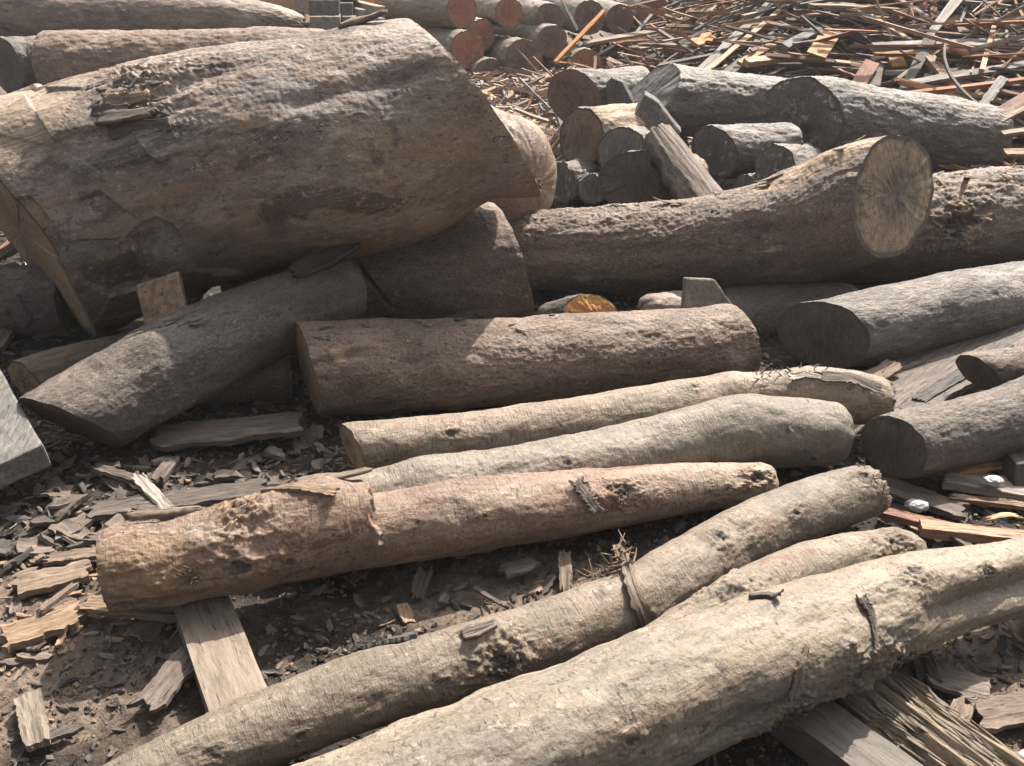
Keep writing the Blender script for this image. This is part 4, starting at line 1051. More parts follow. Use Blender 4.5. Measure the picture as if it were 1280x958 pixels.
# lower right: rotten split log and pale pieces
rot = strip('rotten_log', on_height(1062, 845, 0.05), on_height(1290, 1012, 0.04), 0.22, 0.09, M['b_tan'], 'rotten splintered half log, straw coloured, beside the beam under the forked log', 'rotten log', smooth_=False, n=120, m=64, curl=-0.20, rough=0.022, jag=0.09, ragged=0.08, cnoise=2.0, aniso=22)
rot.data.materials[0] = wood_mat('rotten_straw_wood', (0.34, 0.265, 0.18), (0.17, 0.125, 0.085), (0.44, 0.36, 0.26), grain=(9, 110, 110), bump=1.6)
rl = Vector(rot.location)
rr_ = np.random.RandomState(4)
A0, A1 = on_height(1062, 845, 0.05), on_height(1290, 1012, 0.04)
axis_ = (A1 - A0) / np.linalg.norm(A1 - A0)
perp_ = np.array([-axis_[1], axis_[0], 0])
an = []
for k in range(160):
    o_ = rr_.uniform(-0.10, 0.10)
    q = A0 + (A1 - A0) * rr_.uniform(0.0, 0.8) + perp_ * o_
    q[2] = 0.092 - 4.0 * o_ ** 2 
    an.append((q, np.array([0, 0, 1.0]), axis_))
fibres(rot, 'splinters', rot.data.materials[0], an, rr_, 240, 0.085, 0.009, th=0.004, along=1.0, spread=0.07, lift=0.05, straight=True)
slab((1205, 880), 0.05, (1192, 912), 0.05, 0.05, 0.02, 'b_tan', 'tan offcut standing edgewise beside the rotten half log', name='offcut', cat='offcut', n=14)
slab((1220, 893), 0.03, (1330, 878), 0.03, 0.10, 0.02, 'b_tan', 'large pale curled bark chip beside the rotten half log, near the edge', name='bark_chip', cat='bark chip', ragged=0.16)
slab((1165, 845), 0.03, (1240, 865), 0.03, 0.09, 0.018, 'c_grey', 'flat grey bark chip with a white speck, in the shade of the forked log', name='bark_chip', cat='bark chip', ragged=0.12, n=24)
slab((1150, 815), 0.03, (1165, 850), 0.03, 0.06, 0.018, 'c_grey', 'upright grey bark chip leaning by the flat speckled chip', name='bark_chip', cat='bark chip', ragged=0.12, n=24, roll=0.4)

# left: named chips and boards in the litter
slab((115, 640), 0.03, (330, 610), 0.03, 0.10, 0.025, 'b_slab', 'long grey bark board in the litter behind the reddish log', ragged=0.16)
slab((172, 595), 0.06, (212, 642), 0.03, 0.045, 0.02, 'w_grey', 'pale grey split stick crossing the long grey bark board', name='stick', cat='stick', ragged=0.15)
slab((197, 600), 0.03, (215, 575), 0.03, 0.055, 0.02, 'b_slab', 'short grey-brown board stub behind the pale split stick', name='board', cat='board', n=16, ragged=0.06)
slab((200, 548), 0.04, (375, 530), 0.06, 0.17, 0.03, 'b_slab', 'large ragged dark bark slab in the shade before the thick brown log', ragged=0.13)
slab((115, 672), 0.03, (215, 678), 0.03, 0.05, 0.02, 'b_slab', 'slim grey bark slab near the sawn end of the reddish log', ragged=0.2)
slab((120, 585), 0.05, (185, 605), 0.03, 0.035, 0.025, 'b_slab', 'dark broken branch piece in the litter', name='stick', cat='stick', ragged=0.2)
slab((5, 800), 0.04, (95, 768), 0.03, 0.10, 0.03, 'b_tan', 'thick tan slab of bark lying in the sun at the left edge', ragged=0.14)
slab((20, 735), 0.03, (110, 712), 0.03, 0.10, 0.025, 'b_tan', 'reddish-tan flake of bark behind the thick tan slab', ragged=0.13)
slab((50, 765), 0.06, (95, 730), 0.06, 0.018, 0.015, 'b_tan', 'thin tan stick leaning over the reddish-tan flake', name='stick', cat='stick')
slab((35, 870), 0.03, (48, 932), 0.03, 0.062, 0.028, 'w_beam', 'tapering brown offcut of board standing out on the bare soil in the near corner', name='offcut', cat='offcut', ragged=0.12, jag=0.006, n=24)
slab((185, 880), 0.04, (240, 820), 0.05, 0.085, 0.018, 'b_pink', 'pinkish-brown ragged bark flake beside the sawn beam', name='bark_chip', cat='bark chip', ragged=0.14, n=30)
slab((55, 925), 0.02, (92, 912), 0.02, 0.03, 0.015, 'c_grey', 'small dark chip touching the tapering brown offcut', name='bark_chip', cat='bark chip', ragged=0.13, n=14)
slab((170, 640), 0.07, (250, 648), 0.07, 0.03, 0.03, 'b_tan', 'sunlit tan stick poking out behind the shaggy knot', name='stick', cat='stick', ragged=0.1, n=24)
slab((105, 755), 0.04, (225, 765), 0.05, 0.07, 0.025, 'b_tan', 'bright tan bark strip under the sawn end of the reddish log', ragged=0.14)
slab((60, 700), 0.03, (130, 690), 0.03, 0.05, 0.02, 'b_tan', 'tan bark strip beside the sawn end of the reddish log', ragged=0.13)
slab((590, 735), 0.02, (630, 757), 0.02, 0.012, 0.01, 'b_slab', 'short twig on the bare soil between the reddish and the long pale log', name='twig', cat='twig', n=12)
slab((628, 716), 0.03, (668, 704), 0.03, 0.06, 0.018, 'b_pink', 'flat square chip on the bare soil between the reddish and the long pale log', name='bark_chip', cat='bark chip', ragged=0.15, n=16)
slab((707, 735), 0.02, (706, 690), 0.06, 0.04, 0.01, 'b_tan', 'frayed upright tan strip of bark behind the long pale log', n=20, ragged=0.16)
slab((520, 745), 0.0, (532, 712), 0.05, 0.045, 0.012, 'c_grey', 'dark chip stuck upright in the soil in front of the reddish log', name='bark_chip', cat='bark chip', n=14)
slab((0, 322), 0.05, (30, 300), 0.20, 0.11, 0.05, 'b_pink', 'pinkish bark scrap behind the dark hewn log end', name='bark_chip', cat='bark chip', n=16)
slab((-10, 440), 0.02, (14, 400), 0.08, 0.10, 0.04, 'b_tan', 'tan wood scrap in front of the dark hewn log end', name='bark_chip', cat='bark chip', n=16)

# splinter of bark lying over the long pale log
spl, Cs, Ns, Ts = ribbon(None, 'bark_splinter', M['b_tan'], f3s, [(778, 702), (786, 728), (797, 760), (812, 792)], 0.024, 0.062, lift=0.012, th=0.010, seed=4, ends_up=(0.05, 0.0),
    label='tan bark splinter draped over the long pale log, frayed to a point at its top', cat='splinter')
fibres(spl, 'frayed_fibres', M['b_tan'], [(Cs[k], Ns[k], -Ts[k]) for k in range(0, 6)], rng, 26, 0.06, 0.005, along=0.8, spread=0.35, lift=0.3)
tw, Cw, Nw, Tw = ribbon(None, 'bark_shred', M['b_slab'], f3s, [(738, 716), (756, 703), (776, 700)], 0.022, 0.034, lift=0.010, th=0.010, seed=11, tatter=0.6,
    label='ragged shred of bark on the back of the long pale log, beside the draped splinter', cat='bark shred')
fibres(tw, 'frayed_fibres', M['b_tan'], [(Cw[k], Nw[k], Tw[k]) for k in range(0, 30, 3)], rng, 36, 0.05, 0.004, along=0.8, spread=0.6, lift=0.4)

# chalk figures on the big dark end
fc = [o for o in p12.children if o.name.startswith('cut_face')][0]
def mark(pts, w=0.006):
    parts = []
    me = fc.data
    co = np.zeros(len(me.vertices) * 3); me.vertices.foreach_get('co', co); co = co.reshape(-1, 3) + np.array(p12.location)
    cen = co.mean(0)
    _, _, vt = np.linalg.svd(co - cen)
    nrm = vt[2] if np.dot(vt[2], CAM - cen) > 0 else -vt[2]
    P = []
    for x, y in pts:
        r = ray(x, y)
        d = np.dot(cen + nrm * 0.016 - CAM, nrm) / np.dot(r, nrm)
        P.append(CAM + r * d)
    for a, b in zip(P[:-1], P[1:]):
        _, L, B = basis(a, b, nrm)
        v, q, l = loft(L * 1.08, w, 0.004, n=5, m=2, ragged=0.13, seed=a[0] * 7)
        parts.append((v @ B + (a + b) / 2 - np.array(p12.location), q, l))
    return parts
ms = []
ms += mark([(972, 134), (984, 131), (997, 124), (1008, 117)], 0.006)
ms += mark([(1001, 128), (1008, 141)]) + mark([(1008, 127), (1012, 138)]) 
ms += mark([(1014, 126), (1016, 139), (1021, 139), (1024, 133), (1021, 130), (1016, 133)], 0.006)
V, Q, LC = merge(ms)
link('chalk_mark', np_mesh('chalk_mark', V, Q, attrs={'lc': LC}, mats=[M['chalk']], smooth_=False), p12)

# litter that is not wood
def blob(name, px, z, size, mat, lab, cat, seed, parent=None, amp=0.35, part=None):
    import bmesh
    bm = bmesh.new(); bmesh.ops.create_icosphere(bm, subdivisions=4, radius=1.0)
    co = np.array([v.co[:] for v in bm.verts])
    n = ridged(co * 1.6 + seed, 3)
    co = co * (1 + amp * 0.4 * (n - 0.6))[:, None] * np.array(size)
    for v, c in zip(bm.verts, co): v.co = c
    me = bpy.data.meshes.new(name); bm.to_mesh(me); bm.free()
    for p_ in me.polygons: p_.use_smooth = True
    me.materials.append(mat)
    o = link(name, me, parent)
    c = on_height(*px, z)
    o.location = [float(v) for v in (c if parent is None else c - np.array(parent.location))]
    if lab: tag(o, lab, cat)
    return o
blob('plastic_wrapper', (1241, 601), 0.075, (0.034, 0.024, 0.015), M['plastic'], 'crumpled white plastic lying on the weathered grey board', 'litter', 2.2, amp=0.5)
blob('plastic_wrapper', (1146, 632), 0.03, (0.036, 0.026, 0.018), M['plastic'], 'crumpled clear-white plastic by the tip of the long pale log', 'litter', 5.1, amp=0.55)
blob('bottle_cap', (1254, 648), 0.02, (0.012, 0.012, 0.008), M['blue'], 'tiny blue plastic bit in the litter under the pale shaving', 'litter', 1.1, amp=0.1)
slab((1238, 645), 0.04, (1275, 643), 0.04, 0.025, 0.006, 'w_pale', 'curled pale wood shaving in the litter by the blue plastic bit', name='wood_shaving', cat='shaving', bow=-0.12, n=16)
sh = empty('shoe', on_height(1296, 925, 0.0), 'tip of a dark shoe with a white toe at the near right corner', 'shoe')
blob('upper', (1304, 926), 0.030, (0.035, 0.06, 0.030), M['shoe'], None, None, 3.0, parent=sh, amp=0.05)
blob('toe_cap', (1286, 950), 0.018, (0.024, 0.028, 0.018), M['white'], None, None, 4.0, parent=sh, amp=0.05)
# ================================================================== GROUND
def axis(lo, hi, step, far, growth=1.18):
    a = list(np.arange(lo, hi + step, step))
    s, v = step, a[-1]
    while v < far: s *= growth; v += s; a.append(v)
    s, v = step, a[0]; b = []
    while v > -far: s *= growth; v -= s; b.append(v)
    return np.array(b[::-1] + a)
gx = axis(-2.9, 3.4, 0.013, 150); gy = axis(1.25, 5.0, 0.013, 150)
GX, GY = np.meshgrid(gx, gy, indexing='ij')
fx, fy = GX.ravel(), GY.ravel()
pp = np.stack([fx, fy, np.zeros_like(fx)], 1)
dz = gz(fx, fy)
GV = np.stack([fx, fy, dz], 1)
a, b = len(gx), len(gy)
i, j = np.meshgrid(np.arange(a - 1), np.arange(b - 1), indexing='ij'); i = i.ravel(); j = j.ravel()
GQ = np.stack([i * b + j, (i + 1) * b + j, (i + 1) * b + j + 1, i * b + j + 1], 1)
# the drier, browner trodden soil of the near corners, and the black humus elsewhere
def dry_at(x, y):
    p = np.stack([x, y, np.zeros_like(x)], 1)
    d = np.exp(-((x + 1.5) / 0.75) ** 2 - ((y - 2.05) / 0.42) ** 2) * 1.25
    d += 1.1 * np.exp(-((x - 0.02) / 0.5) ** 2 - ((y - 2.40) / 0.22) ** 2)
    d += 1.0 * np.exp(-((x - 1.25) / 0.5) ** 2 - ((y - 2.0) / 0.45) ** 2)
    d += 0.55 * smooth(x, 1.4, 2.0) * smooth(y, 4.2, 3.2)
    d += 0.6 * smooth(y, 5.5, 8.0)
    return np.clip(d + 0.28 * fbm(p * 3.2, 4, 0.6), 0, 1)
g = NT('soil')
tc = g.n('NewGeometry').outputs['Position']
dry = g.attr('dry').outputs['Fac']
n1 = g.noise(tc, 6, 0.65, 0.4, 5.0); n2 = g.noise(tc, 6, 0.7, 0.2, 38.0); n3 = g.noise(tc, 4, 0.65, 0.0, 160.0)
black = g.mix(g.ramp(n2, 0.35, 0.7), (0.014, 0.011, 0.009), (0.042, 0.033, 0.027))
brown = g.mix(g.ramp(n2, 0.3, 0.7), (0.075, 0.056, 0.043), (0.175, 0.135, 0.105))
dj = g.math('ADD', dry, g.math('MULTIPLY', g.math('SUBTRACT', n1, 0.5), 0.9))
c = g.mix(g.ramp(dj, 0.3, 0.75), black, brown)
c = g.mix(g.math('MULTIPLY', g.ramp(n3, 0.55, 0.72), 0.35), c, (0.26, 0.2, 0.15))
g.l(c, g.b.inputs['Base Color'])
g.b.inputs['Roughness'].default_value = 0.92
g.b.inputs['Specular IOR Level'].default_value = 0.2
h = g.math('ADD', n2, g.math('MULTIPLY', n3, 0.5))
g.l(g.bump(h, 0.9, 0.012), g.b.inputs['Normal'])
gr = link('ground', np_mesh('ground', GV, GQ, attrs={'dry': dry_at(fx, fy)}, mats=[g.m]))
gr['kind'] = 'structure'

# ================================================================== BARK LITTER
protos = []
prg = np.random.RandomState(11)
for k in range(14):
    L = 1.0; w = prg.uniform(0.28, 0.75)
    v, q, lc = loft(L, w, prg.uniform(0.06, 0.14), n=9, m=3, curl=prg.uniform(-0.25, 0.25), bow=prg.uniform(-0.1, 0.1), ragged=prg.uniform(0.1, 0.3), chip=0.22,
                    jag=0.16, rough=0.012, cnoise=5, seed=k * 5.3, prof=lambda t, a=prg.uniform(0.5, 0.9): a + (1 - a) * math.sin(math.pi * t), twist=prg.normal() * 0.25)
    protos.append((v, q, lc))
sticks = []
for k in range(6):
    v, q, lc = loft(1.0, prg.uniform(0.05, 0.12), prg.uniform(0.03, 0.07), n=8, m=1, bow=prg.uniform(-0.12, 0.12), side=prg.uniform(-0.1, 0.1), ragged=0.4, rough=0.01, jag=0.05, seed=k * 2.1)
    sticks.append((v, q, lc))

def rot_of(yaw, tx, ty):
    return np.array(Matrix.Rotation(yaw, 3, 'Z') @ Matrix.Rotation(tx, 3, 'X') @ Matrix.Rotation(ty, 3, 'Y'))

def in_poly(x, y, poly):
    ins = False
    n = len(poly)
    for k in range(n):
        x1, y1 = poly[k]; x2, y2 = poly[(k + 1) % n]
        if (y1 > y) != (y2 > y) and x < (x2 - x1) * (y - y1) / (y2 - y1) + x1: ins = not ins
    return ins

# the open patches of ground: where the single chips lie
OPEN = {
    'left': ([(0, 600), (60, 585), (140, 575), (240, 540), (370, 520), (410, 545), (415, 590), (330, 605), (240, 635), (125, 665), (125, 700), (0, 720)], 130, (0.72, 0.06, 0.22), (0.035, 0.13), 'grey bark chips strewn behind the reddish log', 'loose grey bark chip lying in the litter behind the reddish log'),
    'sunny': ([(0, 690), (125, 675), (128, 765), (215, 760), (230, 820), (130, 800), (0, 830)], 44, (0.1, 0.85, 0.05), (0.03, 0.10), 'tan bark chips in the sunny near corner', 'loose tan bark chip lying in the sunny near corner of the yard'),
    'corner': ([(0, 830), (130, 800), (235, 830), (265, 890), (150, 940), (0, 957)], 16, (0.55, 0.25, 0.2), (0.015, 0.05), 'small chips on the bare soil of the near corner', 'small bark chip on the bare soil of the near corner'),
    'between': ([(300, 745), (500, 712), (700, 676), (850, 655), (780, 700), (560, 782), (345, 860)], 42, (0.55, 0.3, 0.15), (0.02, 0.075), 'chips on the soil between two front logs', 'bark chip on the soil between the reddish and the long pale log'),
    'right': ([(1090, 620), (1200, 600), (1280, 625), (1280, 672), (1160, 690), (1150, 655)], 40, (0.45, 0.4, 0.15), (0.025, 0.10), 'bark scraps by the plastic litter at the edge', 'scrap of bark in the litter around the crumpled plastic'),
    'low': ([(1075, 860), (1180, 800), (1280, 768), (1280, 957), (1220, 957)], 38, (0.5, 0.42, 0.08), (0.025, 0.09), 'bark chips in front of the forked log', 'bark chip lying on the ground in front of the forked log'),
}
CM = ['c_grey', 'c_tan', 'c_dark']
me_of = {}
def chip_mesh(kind, k):
    key = (kind, k)
    if key not in me_of:
        v, q, lc = protos[k]
        me_of[key] = np_mesh('bark_chip', v, q, attrs={'lc': lc * 0.12, 'tone': np.full(len(v), 0.0)}, mats=[M[kind]], smooth_=False)
    return me_of[key]
crg = np.random.RandomState(33)
nchips = 0
for zone, (poly, count, mixp, (smin, smax), group, label) in OPEN.items():
    xs = [p[0] for p in poly]; ys = [p[1] for p in poly]
    got = 0
    while got < count:
        x = crg.uniform(min(xs), max(xs)); y = crg.uniform(min(ys), max(ys))
        if not in_poly(x, y, poly): continue
        p = on_height(x, y, 0.02)
        s = smin + (smax - smin) * crg.rand() ** 2.2
        o = bpy.data.objects.new('bark_chip', chip_mesh(CM[crg.choice(3, p=mixp)], crg.randint(len(protos))))
        COL.objects.link(o)
        o.location = (p[0], p[1], float(gz(p[0], p[1])[0]) + 0.004 + s * 0.09)
        o.rotation_euler = (crg.normal() * 0.22, crg.normal() * 0.22, crg.uniform(0, 6.28))
        o.scale = (s, s * crg.uniform(0.7, 1.2), s * crg.uniform(0.8, 1.4))
        tag(o, label, 'bark chip', group)
        got += 1
        nchips += 1

# everything smaller: one mass of crumbs, flakes and slivers
parts, mi, tones = [], [], []
N = 23000
for k in range(N):
    if k < 15000:
        x = crg.uniform(-2.6, 3.2); y = crg.uniform(1.3, 4.8)
    elif k < 20000:
        x = crg.uniform(-4.5, 5.0); y = crg.uniform(3.8, 9.0)
    else:
        x = crg.uniform(-6, 6.5); y = crg.uniform(7.0, 13.0)
    dry = float(dry_at(np.array([x]), np.array([y]))[0]) if k % 3 == 0 else None
    dens = pnoise(np.array([[x * 1.7, y * 1.7, 3.0]]))[0] * 0.5 + 0.55
    if k < 15000 and crg.rand() > dens + 0.25: continue
    far_ = y / 3.0
    s = (0.008 + 0.045 * crg.rand() ** 3.0) * max(1.0, far_ * 0.8)
    if crg.rand() < 0.78:
        v, q, lc = protos[crg.randint(len(protos))]
        sc = np.array([s, s * crg.uniform(0.6, 1.1), s * crg.uniform(0.8, 2.0)])
    else:
        v, q, lc = sticks[crg.randint(len(sticks))]
        sc = np.array([s * 2.0, s * 1.5, s * 1.5])
    R = rot_of(crg.uniform(0, 6.28), crg.normal() * 0.35, crg.normal() * 0.35)
    parts.append(((v * sc) @ R.T + np.array([x, y, 0.0]), q, lc * 0.1, (x, y, s)))
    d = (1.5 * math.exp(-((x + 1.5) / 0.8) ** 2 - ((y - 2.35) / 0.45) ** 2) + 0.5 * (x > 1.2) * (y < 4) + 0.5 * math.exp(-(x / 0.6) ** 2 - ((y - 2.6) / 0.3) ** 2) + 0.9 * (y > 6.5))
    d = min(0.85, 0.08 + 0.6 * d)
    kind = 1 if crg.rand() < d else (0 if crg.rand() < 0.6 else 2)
    mi.append(np.full(len(q), kind)); tones.append(np.full(len(v), crg.rand()))
for k in range(5200):      # flat flakes of bark, thick on the ground where logs were barked
    if k < 3300: x = crg.uniform(-2.3, -0.35); y = crg.uniform(2.45, 4.1)
    elif k < 4300: x = crg.uniform(0.7, 2.6); y = crg.uniform(1.5, 4.2)
    else: x = crg.uniform(-2.0, 1.2); y = crg.uniform(1.9, 4.4)
    if pnoise(np.array([[x * 2.3, y * 2.3, 5.0]]))[0] < crg.uniform(-0.9, 0.3): continue
    s = 0.014 + 0.05 * crg.rand() ** 2.2
    v, q, lc = protos[crg.randint(len(protos))]
    sc = np.array([s, s * crg.uniform(0.6, 1.1), s * crg.uniform(0.7, 1.4)])
    R = rot_of(crg.uniform(0, 6.28), crg.normal() * 0.25, crg.normal() * 0.25)
    parts.append(((v * sc) @ R.T + np.array([x, y, 0.0]), q, lc * 0.1 + crg.rand() * 9, (x, y, s)))
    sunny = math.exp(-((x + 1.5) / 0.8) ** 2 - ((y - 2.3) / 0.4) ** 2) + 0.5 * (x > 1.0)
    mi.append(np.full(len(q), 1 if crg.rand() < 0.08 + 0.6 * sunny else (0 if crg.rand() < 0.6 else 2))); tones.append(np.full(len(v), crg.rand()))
crumbs = []
for k in range(8):
    v, q, lc = loft(1.0, prg.uniform(0.5, 0.9), prg.uniform(0.3, 0.6), n=3, m=1, chip=0.3, jag=0.2, seed=k * 1.9, rough=0.1)
    crumbs.append((v, q, lc))
for k in range(36000):
    if k < 24000: x = crg.uniform(-2.2, 2.6); y = crg.uniform(1.35, 4.4)
    else: x = crg.uniform(-1.9, 0.8) if k < 32000 else crg.uniform(0.7, 2.0); y = crg.uniform(1.5, 2.8)
    if pnoise(np.array([[x * 3.1, y * 3.1, 8.0]]))[0] < crg.uniform(-0.6, 0.35): continue
    s = 0.003 + 0.013 * crg.rand() ** 2.5
    v, q, lc = crumbs[crg.randint(8)]
    R = rot_of(crg.uniform(0, 6.28), crg.normal() * 0.5, crg.normal() * 0.5)
    parts.append(((v * s * np.array([1.2, 1, 1])) @ R.T + np.array([x, y, 0.0]), q, lc * 0.1, (x, y, s)))
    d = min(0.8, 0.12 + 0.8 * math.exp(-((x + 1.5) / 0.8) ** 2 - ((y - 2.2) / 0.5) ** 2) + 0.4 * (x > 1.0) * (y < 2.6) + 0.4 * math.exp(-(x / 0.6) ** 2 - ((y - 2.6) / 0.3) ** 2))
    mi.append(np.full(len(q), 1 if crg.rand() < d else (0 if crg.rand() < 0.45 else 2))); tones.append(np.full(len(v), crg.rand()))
zz = gz(np.array([p[3][0] for p in parts]), np.array([p[3][1] for p in parts]))
parts = [(p[0] + np.array([0, 0, z + p[3][2] * 0.14]), p[1], p[2]) for p, z in zip(parts, zz)]
V, Q, LC = merge(parts)
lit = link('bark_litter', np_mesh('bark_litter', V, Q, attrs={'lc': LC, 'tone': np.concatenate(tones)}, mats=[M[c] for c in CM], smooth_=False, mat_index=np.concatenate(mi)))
lit['kind'] = 'stuff'

# ================================================================== SCRAP HEAP
def heap_h(x, y):
    y0 = np.where(x < 0.55, 11.6, 11.3 - (x - 0.55) * 1.18)
    y0 = np.maximum(y0, 7.35)
    hm = np.clip((x - 1.35) * 0.95, 0.02, 2.4)
    h = np.clip((y - y0) * 0.62, 0, None)
    return hm * (1 - np.exp(-h / np.maximum(hm, 0.05))) 
def heap_hit(px, py):
    r = ray(px, py)
    for d in np.arange(6.0, 22.0, 0.04):
        p = CAM + r * d
        if p[2] < float(heap_h(np.array(p[0]), np.array(p[1]))) + 0.02: return p, d
    return p, d
hx = np.linspace(-3.0, 14, 130); hy = np.linspace(7.0, 22, 120)
HX, HY = np.meshgrid(hx, hy, indexing='ij')
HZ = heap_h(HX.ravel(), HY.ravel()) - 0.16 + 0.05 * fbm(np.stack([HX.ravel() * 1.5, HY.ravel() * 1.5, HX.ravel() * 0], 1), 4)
ca, cb = len(hx), len(hy)
i, j = np.meshgrid(np.arange(ca - 1), np.arange(cb - 1), indexing='ij'); i = i.ravel(); j = j.ravel()
HQ = np.stack([i * cb + j, (i + 1) * cb + j, (i + 1) * cb + j + 1, i * cb + j + 1], 1)
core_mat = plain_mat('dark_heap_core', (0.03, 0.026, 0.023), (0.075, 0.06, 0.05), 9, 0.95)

SM = ['w_grey', 'w_pale', 'w_red', 'w_dark', 'w_orange', 'b_tan']
srg = np.random.RandomState(17)
slat_protos = []
for k in range(12):
    w = srg.choice([0.016, 0.022, 0.03, 0.045, 0.08]) * srg.uniform(0.8, 1.2)
    if k % 4 == 3: w *= 0.4
    v, q, lc = loft(1.0, w, srg.uniform(0.012, 0.03), n=9, m=2, bow=srg.normal() * 0.03, side=srg.normal() * 0.03, ragged=srg.choice([0.04, 0.2]), jag=srg.choice([0.0, 0.04]), twist=srg.normal() * 0.2,
                    taper=(1, srg.uniform(0.5, 1.0)), rough=0.004, seed=k * 3.1)
    slat_protos.append((v, q, lc))
UPS = np.array([0, math.cos(0.5), math.sin(0.5)])
NRM = np.array([0, -math.sin(0.5), math.cos(0.5)])
def slat_frame(ang, roll, tilt):
    x = RGT * math.cos(ang) + UPS * math.sin(ang) + NRM * tilt
    x /= np.linalg.norm(x)
    z = NRM - x * np.dot(NRM, x); z /= np.linalg.norm(z)
    y = np.cross(z, x)
    c, s = math.cos(roll), math.sin(roll)
    return np.stack([x, y * c + z * s, z * c - y * s])
def slat_angle(px):
    if px < 860: return srg.choice([srg.normal(0.55, 0.45), srg.normal(-0.4, 0.5)], p=[0.75, 0.25])
    if px < 1000: return srg.choice([srg.normal(0.75, 0.3), srg.normal(0.1, 0.3)], p=[0.7, 0.3])
    return srg.choice([srg.normal(0.0, 0.16), srg.normal(1.0, 0.35), srg.normal(-0.9, 0.35)], p=[0.66, 0.2, 0.14])
HEAP = [(700, 110), (720, 60), (850, 20), (880, -25), (1300, -25), (1300, 215), (1255, 205), (1240, 140), (1060, 100), (970, 100), (820, 78), (760, 92)]
FLOOR = [(600, 120), (690, 96), (760, 62), (850, 45), (880, 85), (800, 85), (700, 92), (690, 150), (705, 205), (690, 215), (650, 165)]
words = {'w_grey': 'weathered grey', 'w_pale': 'pale fresh-sawn', 'w_red': 'red-brown', 'w_dark': 'dark weathered', 'w_orange': 'orange', 'b_tan': 'tan'}
slat_me = {}
def slat_obj(kind, k, pos, B, L):
    if (kind, k) not in slat_me:
        v, q, lc = slat_protos[k]
        slat_me[(kind, k)] = np_mesh('slat', v, q, attrs={'lc': lc, 'tone': np.zeros(len(v))}, mats=[M[kind]], smooth_=False)
    o = bpy.data.objects.new('slat', slat_me[(kind, k)])
    COL.objects.link(o)
    mw = Matrix(B.T.tolist()).to_4x4()
    o.rotation_euler = mw.to_euler()
    o.location = [float(a) for a in pos]
    wf = srg.uniform(0.8, 1.4)
    o.scale = (L, wf, wf)
    return o
def sample(poly):
    xs = [p[0] for p in poly]; ys = [p[1] for p in poly]
    while True:
        x = srg.uniform(min(xs), max(xs)); y = srg.uniform(min(ys), max(ys))
        if in_poly(x, y, poly): return x, y
for k in range(200):
    x, y = sample(HEAP)
    p, d = heap_hit(x, y)
    kind = SM[srg.choice(6, p=[0.15, 0.14, 0.25, 0.19, 0.09, 0.18])]
    L = srg.uniform(0.8, 2.2) if x > 860 else srg.uniform(0.35, 1.0)
    o = slat_obj(kind, srg.randint(12), p + NRM * srg.uniform(0.04, 0.22), slat_frame(slat_angle(x), srg.normal() * 0.5, srg.normal() * 0.12), L)
    tag(o, words[kind] + ' wood strip tangled in the tall scrap heap behind the log pile', 'wood strip', words[kind] + ' strips of the scrap heap')
for k in range(64):
    x, y = sample(FLOOR)
    p = on_height(x, y, 0.05)
    kind = SM[srg.choice(6, p=[0.2, 0.34, 0.12, 0.08, 0.12, 0.14])]
    o = slat_obj(kind, srg.randint(12), p + np.array([0, 0, srg.uniform(0, 0.08)]), slat_frame(srg.normal(0.4, 0.6), srg.normal() * 0.4, -0.3 * 0 + srg.normal() * 0.1), srg.uniform(0.25, 0.7))
    tag(o, words[kind] + ' splinter on the ground between the giant log and the grey pile', 'wood strip', words[kind] + ' splinters strewn before the far stack')

# the mass of smaller stuff in the heap, with its core
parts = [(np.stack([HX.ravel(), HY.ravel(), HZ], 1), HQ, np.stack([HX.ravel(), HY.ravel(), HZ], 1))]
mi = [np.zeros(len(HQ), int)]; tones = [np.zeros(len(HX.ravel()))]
for k in range(6600):
    if k < 5300:
        x = srg.uniform(0.3, 7.5); y = srg.uniform(7.4, 13.5)
        hz = float(heap_h(np.array(x), np.array(y)))
        if hz < 0.03 and srg.rand() > 0.3: continue
        px = 640 + 1229 * x / (y * 0.93)
        B = slat_frame(slat_angle(px), srg.normal() * 0.6, srg.normal() * 0.2)
        off = NRM * srg.uniform(-0.12, 0.13)
        L = srg.uniform(0.3, 1.6) * (1.0 if x > 2 else 0.7)
        pr = [0.13, 0.11, 0.27, 0.24, 0.07, 0.18]
    else:
        x = srg.uniform(-0.6, 1.6); y = srg.uniform(7.4, 11.5); hz = 0.0
        B = rot_of(srg.uniform(0, 6.28), srg.normal() * 0.3, srg.normal() * 0.15).T
        off = np.array([0, 0, srg.uniform(0.0, 0.10)]); L = srg.uniform(0.1, 0.5)
        pr = [0.2, 0.32, 0.14, 0.08, 0.10, 0.16]
    v, q, lc = slat_protos[srg.randint(12)]
    wf = srg.uniform(0.5, 1.2)
    parts.append(((v * np.array([L, wf, wf])) @ B + np.array([x, y, hz]) + off, q, lc + k * 0.37))
    mi.append(np.full(len(q), 1 + srg.choice(6, p=pr))); tones.append(np.full(len(v), srg.rand()))
